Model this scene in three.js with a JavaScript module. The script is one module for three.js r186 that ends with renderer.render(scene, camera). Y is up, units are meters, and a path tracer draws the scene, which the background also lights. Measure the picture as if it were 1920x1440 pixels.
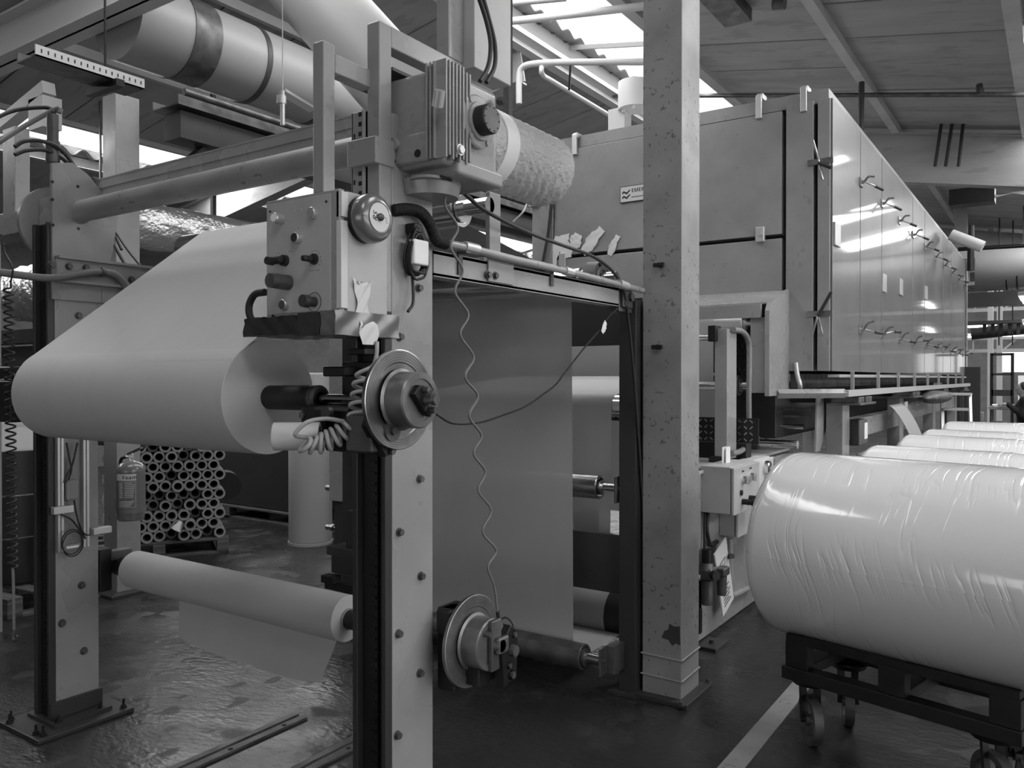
import * as THREE from 'three';
import { RoundedBoxGeometry } from 'three/addons/geometries/RoundedBoxGeometry.js';
import { mergeGeometries } from 'three/addons/utils/BufferGeometryUtils.js';
import { RectAreaLightUniformsLib } from 'three/addons/lights/RectAreaLightUniformsLib.js';
import { MarchingCubes } from 'three/addons/objects/MarchingCubes.js';

// ---------- camera, sky, daylight ----------
const scene = new THREE.Scene();
const camera = new THREE.PerspectiveCamera(50.72, 4 / 3, 0.05, 200);
camera.position.set(0, 1.55, 0);
camera.rotation.order = 'YXZ';
camera.rotation.set(THREE.MathUtils.degToRad(-0.413), THREE.MathUtils.degToRad(34.06), 0);

const renderer = new THREE.WebGLRenderer({ antialias: true });
renderer.toneMapping = THREE.LinearToneMapping;
renderer.toneMappingExposure = 1.0;
renderer.shadowMap.enabled = true;

scene.background = new THREE.Color(0xffffff);      // flat white overcast
scene.backgroundIntensity = 2.2;

// roof: one ridge at x = -4.9, both slopes fall 10 degrees; three long rooflights run down the hall, the rightmost added out of view
const SLOPE = 0.18, RIDGE_X = -4.9, RIDGE_Y = 5.432;
const roofY = x => RIDGE_Y - SLOPE * Math.abs(x - RIDGE_X);
// each rooflight: from x, to x, near z, far z, daylight
const ROOFLIGHTS = [[-4.85, -3.51, -0.4, -26, 4.6], [-10.6, -9.74, 0, -26, 11], [4.6, 6.2, 1, -26, 6]];  // third strip is added, unseen, to bring low light from the right
for (let k = 0; k < 9; k++) ROOFLIGHTS.push([-0.28, 1.15, 0.7 - k * 3.0, -0.5 - k * 3.0, k < 2 ? 5 : 13]);
RectAreaLightUniformsLib.init();
for (const [x0, x1, zn, zf, power] of ROOFLIGHTS) {
  const xm = (x0 + x1) / 2, len = (zn - zf) * 0.98, tilt = Math.atan(SLOPE) * (xm > RIDGE_X ? -1 : 1);
  const l = new THREE.RectAreaLight(0xffffff, power, (x1 - x0) * 0.96, len);
  l.name = 'rooflight_daylight';
  l.position.set(xm, roofY(xm) - 0.1, (zn + zf) / 2);
  l.rotation.order = 'ZXY';
  l.rotation.set(-Math.PI / 2, 0, tilt);
  scene.add(l);
}

// fill light through long windows added out of view behind and to the right of the camera
const ADDED_WINDOWS = [[[-4.5, 0.9, 4], [1.5, 2.1, 4], 0, 0.5], [[9, 0.7, -7], [9, 2.7, 2.5], Math.PI / 2, 1.6]];   // low corner, high corner, facing, fill light
for (const [a, b, turn, power] of ADDED_WINDOWS) {
  const l = new THREE.RectAreaLight(0xffffff, power, Math.max(Math.abs(b[0] - a[0]), Math.abs(b[2] - a[2])), b[1] - a[1]);
  l.name = 'added_window_fill'; l.position.set((a[0] + b[0]) / 2 - (turn ? 0.05 : 0), (a[1] + b[1]) / 2, (a[2] + b[2]) / 2 - (turn ? 0 : 0.05)); l.rotation.y = turn; scene.add(l);
}

// ---------- helpers ----------
let seed = 7;
const rnd = () => { seed = (seed * 1664525 + 1013904223) >>> 0; return seed / 4294967296; };
const V = (x, y, z) => Array.isArray(x) ? new THREE.Vector3(...x) : new THREE.Vector3(x, y, z);
const taken = new Map();
function numbered(n) { const k = taken.get(n) || 0; taken.set(n, k + 1); return k ? n + '_' + String(k).padStart(3, '0') : n; }

function thing(name, label, category, at = [0, 0, 0], group, turn = 0) {
  const o = new THREE.Group(); o.name = numbered(name);
  o.position.set(...at); o.rotation.y = turn;
  o.userData = { label, category }; if (group) o.userData.group = group;
  o.userDataAt = at; scene.add(o); return o;
}
function prep(g) {            // plain triangles with position, normal, uv in metres (each face takes the plane it faces)
  const keepUV = g.userData.keepUV;
  if (g.index) g = g.toNonIndexed();
  for (const k of Object.keys(g.attributes)) if (!['position', 'normal', 'uv'].includes(k)) g.deleteAttribute(k);
  if (!g.attributes.normal) g.computeVertexNormals();
  if (!keepUV) {
    const p = g.attributes.position, n = p.count, uv = new Float32Array(n * 2), a = new THREE.Vector3(), b = new THREE.Vector3(), c = new THREE.Vector3();
    for (let i = 0; i < n; i += 3) {
      a.fromBufferAttribute(p, i); b.fromBufferAttribute(p, i + 1); c.fromBufferAttribute(p, i + 2);
      const m = b.clone().sub(a).cross(c.clone().sub(a)); const x = Math.abs(m.x), y = Math.abs(m.y), z = Math.abs(m.z);
      [a, b, c].forEach((v, k) => { const [u, w] = y >= x && y >= z ? [v.x, v.z] : x >= z ? [v.z, v.y] : [v.x, v.y]; uv[(i + k) * 2] = u; uv[(i + k) * 2 + 1] = w; });
    }
    g.setAttribute('uv', new THREE.BufferAttribute(uv, 2));
  }
  return g;
}
// a part: geometries given in the thing's own world place; moved under the thing's base
function part(parent, name, geos, material, label) {
  const list = (Array.isArray(geos) ? geos : [geos]).map(prep);
  const g = list.length > 1 ? mergeGeometries(list) : list[0];
  let t = parent, off = new THREE.Vector3();
  while (t && t !== scene) { if (t.userDataAt) off.sub(V(t.userDataAt)); t = t.parent; }
  let local = false; for (let q = parent; q; q = q.parent) if (q.localParts) local = true;
  if (!local) g.translate(off.x, off.y, off.z);
  const m = new THREE.Mesh(g, material); m.name = name; m.castShadow = m.receiveShadow = true;
  if (label) m.userData.label = label;
  parent.add(m); return m;
}
function single(name, label, category, geos, material, group) {      // a thing that is one mesh
  const m = part(scene, numbered(name), geos, material);
  m.userData = { label, category }; if (group) m.userData.group = group; return m;
}
function struct(name, geos, material) { const m = part(scene, numbered(name), geos, material); m.userData.kind = 'structure'; return m; }
function copy(o, at, turn, label, group) {
  const c = o.clone(); c.name = numbered(o.name.replace(/_\d{3}$/, '')); c.userData = { ...o.userData };
  c.position.set(...at); if (turn !== undefined) c.rotation.y = turn;
  if (label) c.userData.label = label; if (group) c.userData.group = group; scene.add(c); return c;
}
// boxes by their extents, rounded by r
function bx(x0, x1, y0, y1, z0, z1, r = 0) {
  const w = Math.abs(x1 - x0), h = Math.abs(y1 - y0), d = Math.abs(z1 - z0);
  const g = r > 0 && Math.min(w, h, d) > 2.2 * r ? new RoundedBoxGeometry(w, h, d, 2, r) : new THREE.BoxGeometry(w, h, d);
  return g.translate((x0 + x1) / 2, (y0 + y1) / 2, (z0 + z1) / 2);
}
const UPV = new THREE.Vector3(0, 1, 0);
function place(g, a, b) {     // a geometry along +y, centred, put from a to b
  const d = V(b).sub(V(a)); const q = new THREE.Quaternion().setFromUnitVectors(UPV, d.clone().normalize());
  return g.applyQuaternion(q).translate(...V(a).add(V(b)).multiplyScalar(0.5).toArray());
}
const cyl = (a, b, r, r2 = r, n = 24, open = false) => place(new THREE.CylinderGeometry(r2, r, V(a).distanceTo(V(b)), n, 1, open), a, b);
function bar(a, b, w, h, roll = 0, r = 0) {     // a square bar from a to b
  const L = V(a).distanceTo(V(b)); const g = r ? new RoundedBoxGeometry(w, L, h, 1, r) : new THREE.BoxGeometry(w, L, h);
  return place(g.rotateY(roll), a, b);
}
function pipe(pts, r, seg, n = 8, closed = false) {
  const c = new THREE.CatmullRomCurve3(pts.map(p => V(p)), closed, 'catmullrom', 0.5);
  const tg = new THREE.TubeGeometry(c, seg || pts.length * 6, r, n, closed);
  if (closed) return tg;
  const caps = [[0, 1], [1, -1]].map(([t, s]) => { const p = c.getPointAt(t), d = c.getTangentAt(t).multiplyScalar(-s * 0.0005); return cyl(p.toArray(), p.clone().add(d).toArray(), r * 0.98, r * 0.98, n); });
  return mergeGeometries([tg, ...caps].map(g => { const k = g.toNonIndexed(); return k; }));
}
function lathe(a, b, prof, n = 40) {            // profile [radius, distance] from a towards b
  const L = V(a).distanceTo(V(b)); const g = new THREE.LatheGeometry(prof.map(([r, t]) => new THREE.Vector2(r, t - L / 2)), n);
  g.computeVertexNormals(); return place(g, a, b);
}
function latheSharp(a, b, prof, n = 40) {       // the same with hard edges between profile points
  const gs = []; for (let i = 0; i + 1 < prof.length; i++) { const L = V(a).distanceTo(V(b)); const g = new THREE.LatheGeometry([prof[i], prof[i + 1]].map(([r, t]) => new THREE.Vector2(Math.max(r, 0.00001), t - L / 2)), n); gs.push(place(g, a, b).toNonIndexed()); }
  return mergeGeometries(gs);
}
function prism(pts, depth, bevel = 0) {         // a flat outline (x, y) pushed along +z
  const s = new THREE.Shape(pts.map(p => new THREE.Vector2(...p)));
  return new THREE.ExtrudeGeometry(s, { depth, bevelEnabled: bevel > 0, bevelSize: bevel, bevelThickness: bevel, bevelSegments: 1, curveSegments: 10 });
}
const sideways = g => g.rotateY(-Math.PI / 2);  // outline (x, y) pushed along z becomes outline (z, y) pushed along -x
function hexBolt(p, dir, r = 0.009, h = 0.007) { // head with a small washer
  const d = V(dir).normalize(), a = V(p);
  return [cyl(a.toArray(), a.clone().addScaledVector(d, 0.003).toArray(), r * 1.35, r * 1.35, 14), cyl(a.toArray(), a.clone().addScaledVector(d, 0.003 + h).toArray(), r, r, 6)];
}
function surf(nu, nv, f) {                      // a parametric sheet
  const pos = [], uv = [], idx = [];
  for (let i = 0; i <= nu; i++) for (let j = 0; j <= nv; j++) { pos.push(...f(i / nu, j / nv)); uv.push(i / nu, j / nv); }
  for (let i = 0; i < nu; i++) for (let j = 0; j < nv; j++) { const a = i * (nv + 1) + j, b = a + nv + 1; idx.push(a, b, a + 1, b, b + 1, a + 1); }
  const g = new THREE.BufferGeometry(); g.setAttribute('position', new THREE.Float32BufferAttribute(pos, 3)); g.setAttribute('uv', new THREE.Float32BufferAttribute(uv, 2)); g.setIndex(idx); g.computeVertexNormals(); return g;
}

// ---------- textures and materials (a black and white photograph: every colour is a grey) ----------
const hash = (x, y, s) => { let h = Math.imul(x, 374761393) ^ Math.imul(y, 668265263) ^ Math.imul(s, 2246822519); h = Math.imul(h ^ (h >>> 13), 1274126177); return ((h ^ (h >>> 16)) >>> 0) / 4294967296; };
function noise(x, y, px, py, s) {               // tiling value noise
  const xi = Math.floor(x), yi = Math.floor(y), fx = x - xi, fy = y - yi, u = fx * fx * (3 - 2 * fx), v = fy * fy * (3 - 2 * fy);
  const m = (a, b) => ((a % b) + b) % b, h = (i, j) => hash(m(xi + i, px), m(yi + j, py), s);
  return (h(0, 0) * (1 - u) + h(1, 0) * u) * (1 - v) + (h(0, 1) * (1 - u) + h(1, 1) * u) * v;
}
function fbm(u, v, fx, fy, oct, s) { let a = 0, w = 0.5, t = 0; for (let o = 0; o < oct; o++) { a += w * noise(u * fx, v * fy, fx, fy, s + o); t += w; w *= 0.5; fx *= 2; fy *= 2; } return a / t; }
function tex(n, metres, f, colour = false, metresY = metres) {
  const d = new Uint8Array(n * n * 4);
  for (let j = 0; j < n; j++) for (let i = 0; i < n; i++) { const v = Math.max(0, Math.min(255, Math.round(255 * f(i / n, j / n)))), k = (j * n + i) * 4; d[k] = d[k + 1] = d[k + 2] = v; d[k + 3] = 255; }
  const t = new THREE.DataTexture(d, n, n); t.wrapS = t.wrapT = THREE.RepeatWrapping; t.magFilter = THREE.LinearFilter; t.minFilter = THREE.LinearMipmapLinearFilter; t.generateMipmaps = true;
  t.repeat.set(1 / metres, 1 / metresY); if (colour) t.colorSpace = THREE.SRGBColorSpace; t.needsUpdate = true; return t;
}
const sm = (a, b, x) => { const t = Math.max(0, Math.min(1, (x - a) / (b - a))); return t * t * (3 - 2 * t); };
// paint with rubbed patches, small chips and specks
const paintMap = tex(512, 1.1, (u, v) => 0.9 + 0.1 * (fbm(u, v, 4, 4, 5, 3) - 0.5) * 2 - 0.07 * sm(0.70, 0.78, fbm(u, v, 30, 22, 4, 11)) * sm(0.45, 0.6, fbm(u, v, 3, 3, 2, 17)), true);
const paintRough = tex(256, 0.9, (u, v) => 0.7 + 0.6 * (fbm(u, v, 5, 5, 4, 23) - 0.5));
const wornMap = tex(512, 0.8, (u, v) => 0.85 + 0.2 * (fbm(u, v, 4, 6, 5, 31) - 0.5) - 0.25 * sm(0.7, 0.76, fbm(u, v, 48, 40, 4, 37)) * sm(0.4, 0.6, fbm(u, v, 3, 2, 2, 41)), true);
const steelMap = tex(256, 0.5, (u, v) => 0.8 + 0.5 * (fbm(u, v, 6, 6, 5, 43) - 0.5), true);
const turnedBump = tex(256, 0.35, (u, v) => fbm(u, v, 2, 60, 3, 47));
const foilBump = tex(512, 0.5, (u, v) => fbm(u, v, 16, 22, 4, 53));
const roofMap = tex(512, 2.4, (u, v) => 0.86 + 0.16 * (fbm(u, v, 4, 16, 5, 59) - 0.5) - 0.07 * sm(0.62, 0.75, fbm(u, v, 8, 22, 3, 61)), true);
const floorMap = tex(1024, 3.2, (u, v) => { const b = fbm(u, v, 5, 5, 6, 67), s = sm(0.66, 0.74, fbm(u, v, 26, 14, 4, 71)) * sm(0.45, 0.62, fbm(u, v, 4, 4, 3, 73)); return 0.72 + 0.22 * (b - 0.5) + 0.12 * s - 0.06 * sm(0.62, 0.7, fbm(u, v, 9, 9, 4, 79)); }, true);
const floorRough = tex(1024, 2.1, (u, v) => 0.3 + 0.3 * (fbm(u, v, 9, 9, 5, 83) - 0.5) + 0.2 * sm(0.6, 0.75, fbm(u, v, 22, 16, 3, 89)));
const floorBump = tex(1024, 1.6, (u, v) => 0.45 * fbm(u, v, 16, 40, 3, 97) + 0.55 * fbm(u, v, 52, 110, 3, 101));
const paperMap = tex(256, 1.5, (u, v) => 0.98 + 0.025 * (fbm(u, v, 24, 6, 4, 103) - 0.5), true);
const webBump = tex(512, 1.3, (u, v) => 0.7 * fbm(u, v, 20, 2, 3, 107) + 0.3 * fbm(u, v, 5, 5, 3, 109));
const woodMap = tex(256, 0.6, (u, v) => 0.75 + 0.5 * (fbm(u, v, 3, 40, 4, 113) - 0.5), true);

function grey(v, rough, metal = 0, more = {}) { const m = new THREE.MeshPhysicalMaterial({ roughness: rough, metalness: metal, ...more }); m.color.setRGB(v, v, v); return m; }
const M = {
  floor: grey(0.062, 1, 0, { map: floorMap, roughnessMap: floorRough, bumpMap: floorBump, bumpScale: 0.003, specularIntensity: 1 }),
  concrete: grey(0.2, 0.8, 0, { map: wornMap }),
  wall: grey(0.22, 0.85, 0, { map: wornMap }),
  roofLining: grey(0.5, 0.6, 0, { map: roofMap }),
  purlin: grey(0.6, 0.5, 0, { map: paintMap }),
  darkSteel: grey(0.06, 0.5, 0.2, { map: paintMap }),
  column: grey(0.33, 0.5, 0, { map: paintMap, roughnessMap: paintRough }),
  columnWorn: grey(0.36, 0.6, 0, { map: wornMap, roughnessMap: paintRough }),
  machine: grey(0.37, 0.42, 0, { map: paintMap, roughnessMap: paintRough }),
  oven: grey(0.37, 0.3, 0, { map: paintMap, clearcoat: 0.35, clearcoatRoughness: 0.12 }),
  ovenDoor: grey(0.17, 0.4, 0, { clearcoat: 0.4, clearcoatRoughness: 0.06, map: paintMap }),
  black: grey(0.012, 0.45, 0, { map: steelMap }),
  blackMatte: grey(0.01, 0.8),
  rubber: grey(0.018, 0.6),
  darkFrame: grey(0.045, 0.4, 0, { map: paintMap }),
  steel: grey(0.42, 0.38, 0.85, { map: steelMap }),
  dullSteel: grey(0.2, 0.5, 0.6, { map: steelMap }),
  chrome: grey(0.75, 0.16, 1),
  brightSteel: grey(0.6, 0.28, 1, { map: steelMap }),
  alu: grey(0.62, 0.4, 0.7),
  paper: grey(0.52, 0.62, 0, { map: paperMap }),
  web: grey(0.52, 0.6, 0, { map: paperMap, bumpMap: webBump, bumpScale: 0.0015, side: THREE.DoubleSide, transmission: 0.22, thickness: 0 }),
  paperSheet: grey(0.52, 0.62, 0, { map: paperMap, bumpMap: webBump, bumpScale: 0.0004, side: THREE.DoubleSide }),
  foil: grey(0.7, 0.32, 0.8, { bumpMap: foilBump, bumpScale: 0.012 }),
  duct: grey(0.27, 0.42, 0, {}),
  white: grey(0.8, 0.5),
  offWhite: grey(0.6, 0.55),
  lightBox: grey(0.52, 0.45, 0, { map: paintMap }),
  cable: grey(0.02, 0.5),
  greyCable: grey(0.16, 0.45),
  wood: grey(0.2, 0.8, 0, { map: woodMap }),
  card: grey(0.32, 0.8, 0, { map: paperMap }),
  tape: grey(0.75, 0.5),
  ink: grey(0.015, 0.6),
};

// ---------- the hall ----------
const ZB = -27, ZF = 4, XL = -14, XR = 9;
const gable = (x0, x1, z, y0 = 0) => prism([[x0, y0], [x1, y0], [x1, roofY(x1) + 0.1], ...(x0 < RIDGE_X && x1 > RIDGE_X ? [[RIDGE_X, RIDGE_Y + 0.1]] : []), [x0, roofY(x0) + 0.1]], 0.2).translate(0, 0, z);
struct('floor', bx(XL, XR, -0.15, 0, ZB, ZF), M.floor);
struct('wall_back', [gable(XL, -1.42, ZB - 0.2), gable(0.92, XR, ZB - 0.2), bx(-1.42, 0.92, 0, 1.72, ZB - 0.2, ZB), bx(-1.42, 0.92, 2.33, 4.4, ZB - 0.2, ZB)], M.wall);   // with the far window's opening
struct('wall_front', [gable(XL, -4.5, ZF), gable(1.5, XR, ZF), bx(-4.5, 1.5, 0, 0.9, ZF, ZF + 0.2), gable(-4.5, 1.5, ZF, 2.1)], M.wall);
struct('wall_left', bx(XL - 0.2, XL, 0, 3.9, ZB, ZF), M.wall);
struct('wall_right', [bx(XR, XR + 0.2, 0, 0.7, ZB, ZF), bx(XR, XR + 0.2, 2.7, 3.05, ZB, ZF), bx(XR, XR + 0.2, 0.7, 2.7, ZB, -7), bx(XR, XR + 0.2, 0.7, 2.7, 2.5, ZF)], M.wall);

// a slab of roof between two x, following the slope
function roofPiece(x0, x1, z0, z1, up, thick) {
  const xm = (x0 + x1) / 2, s = Math.sign(RIDGE_X - xm) * SLOPE, L = Math.hypot(x1 - x0, (x1 - x0) * SLOPE);
  const g = new THREE.BoxGeometry(L, thick, Math.abs(z1 - z0)); g.rotateZ(Math.atan(s));
  return g.translate(xm, roofY(xm) + up, (z0 + z1) / 2);
}
// closed strips of roof, lined underneath with boards that show their joints
const roofStrips = [[-3.51, -0.28, M.roofLining, [-3.51, -1.79, -0.28]], [1.15, 4.6, M.roofLining, null], [6.2, XR + 0.2, M.roofLining, null], [-9.7, -4.85, M.roofLining, [-4.85, -6.5, -8.1, -9.7]], [XL - 0.2, -10.6, M.roofLining, null]];
for (const [x0, x1, m, cols] of roofStrips) {
  const slab = struct('ceiling', roofPiece(x0, x1, ZB, ZF, 0.09, 0.12), m);
  if (!cols) continue;
  for (let c = 0; c + 1 < cols.length; c++) for (let z = -3.2; z > -20; z -= 0.86) {
    const a = Math.min(cols[c], cols[c + 1]), b = Math.max(cols[c], cols[c + 1]);
    part(slab, 'lining_board', roofPiece(a + 0.005, b - 0.005, z, z - 0.84, -0.005 + 0.008 * rnd(), 0.02), m);
  }
}
// purlins along the hall
for (const [x, w, h, m] of [[-3.47, 0.12, 0.09, M.purlin], [-1.79, 0.09, 0.12, M.purlin], [-0.33, 0.12, 0.14, M.purlin], [1.2, 0.1, 0.14, M.purlin], [-6.5, 0.06, 0.1, M.purlin], [-8.1, 0.06, 0.1, M.purlin], [-9.66, 0.08, 0.06, M.purlin], [-10.64, 0.1, 0.1, M.purlin]])
  struct('trim_1', bx(x - w / 2, x + w / 2, roofY(x) - h, roofY(x) + 0.02, ZB, ZF), m);
// fascia and the wavy edge of the corrugated sheet beside the ridge rooflight, and the lower one on the left
function wavySheet(x0, x1, yAt, z0, z1, pitch, amp, thick = 0.012) {
  const n = Math.round((z0 - z1) / pitch * 10), top = [], gs = [];
  const f = (u, v, d) => { const z = z0 + (z1 - z0) * u, x = x0 + (x1 - x0) * v; return [x, yAt(x) + amp * Math.sin(z / pitch * Math.PI * 2) + d, z]; };
  gs.push(surf(n, 1, (u, v) => f(u, v, 0)), surf(n, 1, (u, v) => f(u, 1 - v, -thick)));
  for (const e of [0, 1]) gs.push(surf(n, 1, (u, v) => f(u, e, -thick * v)));
  return gs;
}
struct('trim_1', [bx(-4.93, -4.80, roofY(-4.85) - 0.16, roofY(-4.85) + 0.05, ZB, ZF), bx(-5.05, -4.93, roofY(-5) - 0.2, roofY(-5) - 0.12, ZB, ZF)], M.offWhite);
struct('trim_1', wavySheet(-4.9, -4.66, x => roofY(-4.8) + 0.09, -4, -20, 0.29, 0.03), M.dullSteel);
struct('trim_1', wavySheet(-10.9, -10.5, x => roofY(-10.6) + 0.07, -2, -22, 0.3, 0.05), M.offWhite);
// rooflight panes between glazing bars
const glass = new THREE.MeshPhysicalMaterial({ color: 0xffffff, roughness: 0.05, transmission: 1, thickness: 0, ior: 1.45 });
struct('ceiling', roofPiece(-4.85, -3.51, -0.4, ZF, 0.09, 0.12), M.roofLining);
struct('ceiling', roofPiece(-10.6, -9.7, 0, ZF, 0.09, 0.12), M.roofLining);
struct('ceiling', roofPiece(4.6, 6.2, 1, ZF, 0.09, 0.12), M.roofLining);
for (let k = -1; k < 9; k++) struct('ceiling', roofPiece(-0.28, 1.15, k < 0 ? ZF : -0.5 - k * 3, 0.7 - (k + 1) * 3, 0.09, 0.12), M.roofLining);
ROOFLIGHTS.forEach(([x0, x1, zn, zf], i) => {
  const np = Math.ceil((zn - zf) / 1.98);
  const frame = struct('window_' + (i + 1), [...Array(np + 1)].map((_, k) => roofPiece(x0, x1, Math.max(zf, zn - k * 1.98) + 0.012, Math.max(zf, zn - k * 1.98) - 0.012, 0.03, 0.05)), i === 0 ? M.offWhite : M.dullSteel);
  for (let k = 0; k < np; k++) part(frame, 'pane', roofPiece(x0, x1, zn - k * 1.98, Math.max(zf, zn - (k + 1) * 1.98), 0.06, 0.004), glass);
});
{ const w = struct('window_5', [...Array(5)].map((_, k) => bx(-4.5 + k * 1.5 - 0.03, -4.5 + k * 1.5 + 0.03, 0.9, 2.1, ZF + 0.05, ZF + 0.12)), M.purlin); for (let k = 0; k < 4; k++) part(w, 'pane', bx(-4.47 + k * 1.5, -3.03 + k * 1.5, 0.9, 2.1, ZF + 0.08, ZF + 0.085), glass); }  // added window behind the camera, put in for front fill light
{ const w = struct('window_6', [...Array(7)].map((_, k) => bx(XR + 0.05, XR + 0.12, 0.7, 2.7, -7 + k * 1.583 - 0.03, -7 + k * 1.583 + 0.03)), M.purlin); for (let k = 0; k < 6; k++) part(w, 'pane', bx(XR + 0.08, XR + 0.085, 0.7, 2.7, -6.97 + k * 1.583, -5.45 + k * 1.583), glass); }  // added unseen window on the right, lifting the low surfaces
// sloping roof girder crossing under the right slope, and its fellow further back
function rafter(z, x0, x1, drop, h, w, m) {
  const s = Math.sign(RIDGE_X - (x0 + x1) / 2) * SLOPE, L = Math.hypot(x1 - x0, (x1 - x0) * SLOPE), xm = (x0 + x1) / 2;
  const mk = (hh, ww, dy) => new THREE.BoxGeometry(L, hh, ww).rotateZ(Math.atan(s)).translate(xm, roofY(xm) - drop - h / 2 + dy, z);
  return struct('trim_1', [mk(h, 0.015, 0), mk(0.02, w, h / 2), mk(0.02, w, -h / 2)], m);
}
rafter(-11.7, -3.4, 6.5, 0.12, 0.62, 0.2, M.roofLining);
rafter(-20, -4.5, 6.5, 0.12, 0.6, 0.2, M.roofLining);
rafter(-7.6, -12, -5, 0.1, 0.45, 0.18, M.roofLining);
rafter(-16, -12, -5, 0.1, 0.45, 0.18, M.roofLining);

// painted line on the floor
struct('trim_1', sideways(prism([[-3.0, 0], [-12, 0], [-12, 0.004], [-3.0, 0.004]].map(p => p), 0.09)).translate(-1.03, 0, 0), grey(0.42, 0.5, 0, { map: wornMap }));

// box-section building column on a plate beside the machine, and one by the extinguisher
function buildingColumn(label, x0, x1, z0, z1, top, plate, m) {
  const t = thing('building_column', label, 'column', [(x0 + x1) / 2, 0, (z0 + z1) / 2]);
  part(t, 'shaft', bx(x0, x1, 0.02, top, z0, z1, 0.004), m);
  part(t, 'base_plate', bx(x0 - plate, x1 + plate, 0, 0.022, z0 - plate, z1 + plate, 0.003), M.darkSteel);
  for (const [x, z] of [[x1 + plate * 0.55, z1 + 0.06], [x1 + plate * 0.55, z0 - 0.06], [x0 - plate * 0.5, z0 - 0.06]]) part(t, 'bolt', hexBolt([x, 0.022, z], [0, 1, 0], 0.012, 0.012), M.dullSteel);
  return t;
}
const mainColumn = buildingColumn('tall pale grey building column with chipped paint beside the coating machine', -1.685, -1.485, -3.86, -3.63, 5.0, 0.05, M.columnWorn);
buildingColumn('grey building column behind the fire extinguisher', -5.73, -5.56, -3.38, -3.2, 3.58, 0.09, M.column);

// ---------- unwind stand: two columns ----------
function unwindColumn(x0, x1, top, label, plate) {
  const t = thing('unwind_column', label, 'machine column', [(x0 + x1) / 2, 0, -1.93], 'unwind stand columns');
  part(t, 'shaft', bx(x0, x1, 0.02, top, -2.04, -1.845, 0.004), M.machine);
  part(t, 'channel_lip', bx(x0, x0 + 0.022, 0.02, top - 0.12, -1.845, -1.815, 0.003), M.darkFrame);
  part(t, 'channel_lip', bx(x1 - 0.018, x1, 0.02, top - 0.12, -1.845, -1.815, 0.003), M.darkFrame);
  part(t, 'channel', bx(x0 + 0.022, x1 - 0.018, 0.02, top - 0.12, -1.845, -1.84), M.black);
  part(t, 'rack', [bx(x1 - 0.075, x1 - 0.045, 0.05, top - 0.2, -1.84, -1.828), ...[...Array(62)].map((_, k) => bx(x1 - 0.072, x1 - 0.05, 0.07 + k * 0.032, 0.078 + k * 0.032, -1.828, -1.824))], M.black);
  if (plate) {
    part(t, 'base_plate', bx(x0 - 0.08, x1 + 0.14, 0, 0.02, -2.13, -1.70, 0.004), M.darkFrame);
    part(t, 'foot', [bx(x0 - 0.03, x1 + 0.075, 0.02, 0.035, -2.06, -1.80), bx(x1 + 0.002, x1 + 0.014, 0.035, 0.11, -2.05, -1.815, 0.002)], M.darkFrame);
    for (const [x, z] of [[x0 - 0.05, -1.74], [x1 + 0.1, -1.74], [x1 + 0.1, -2.1], [x1 + 0.05, -1.83], [x1 + 0.05, -2.02], [x0 - 0.02, -1.72], [x1 + 0.06, -1.73]])
      part(t, 'anchor_bolt', [...hexBolt([x, z > -1.85 && z < -1.8 ? 0.035 : 0.02, z], [0, 1, 0], 0.013, 0.012), cyl([x, 0.02, z], [x, 0.062, z], 0.006, 0.006, 8)], M.black);
  }
  return t;
}
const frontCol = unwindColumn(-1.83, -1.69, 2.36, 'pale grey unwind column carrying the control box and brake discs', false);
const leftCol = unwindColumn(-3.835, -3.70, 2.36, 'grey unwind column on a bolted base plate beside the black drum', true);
for (const p of [[-1.69, 1.229, -1.972], [-1.69, 1.074, -1.876], [-1.69, 0.918, -1.977], [-1.69, 0.761, -1.871], [-1.69, 0.609, -1.971], [-1.69, 0.449, -1.865], [-1.69, 1.836, -1.967], [-1.69, 1.677, -1.877]])
  part(frontCol, 'bolt', hexBolt(p, [1, 0, 0], 0.0105, 0.012), M.dullSteel);
for (const p of [[-3.7, 0.604, -1.96], [-3.7, 0.453, -1.871], [-3.7, 0.301, -1.969], [-3.7, 1.834, -1.951]])
  part(leftCol, 'bolt', hexBolt(p, [1, 0, 0], 0.013, 0.012), M.dullSteel);

// ---------- paper rolls and web ----------
function paperRoll(label, x0, x1, y, z, r, core, rim) {
  const t = thing('paper_roll', label, 'paper roll', [(x0 + x1) / 2, y, z]);
  const body = latheSharp([x0, y, z], [x1, y, z], [[core, 0], [r - 0.002, 0], [r, 0.002], [r, x1 - x0 - 0.002], [r - 0.002, x1 - x0], [core, x1 - x0], [core, x1 - x0 - 0.3]], 96);
  part(t, 'paper', body, M.paper);
  part(t, 'core', latheSharp([x1 - 0.4, y, z], [x1 + rim, y, z], [[core, 0], [core, 0.4 + rim], [core - 0.008, 0.4 + rim], [core - 0.008, 0]], 40), M.card);
  return t;
}
paperRoll('large upper paper roll feeding the web, on a black shaft', -3.38, -2.075, 1.489, -1.7, 0.181, 0.032, 0.008);
paperRoll('small lower paper roll with a loose hanging end', -3.58, -2.19, 0.655, -2.15, 0.086, 0.04, 0.01);
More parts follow.
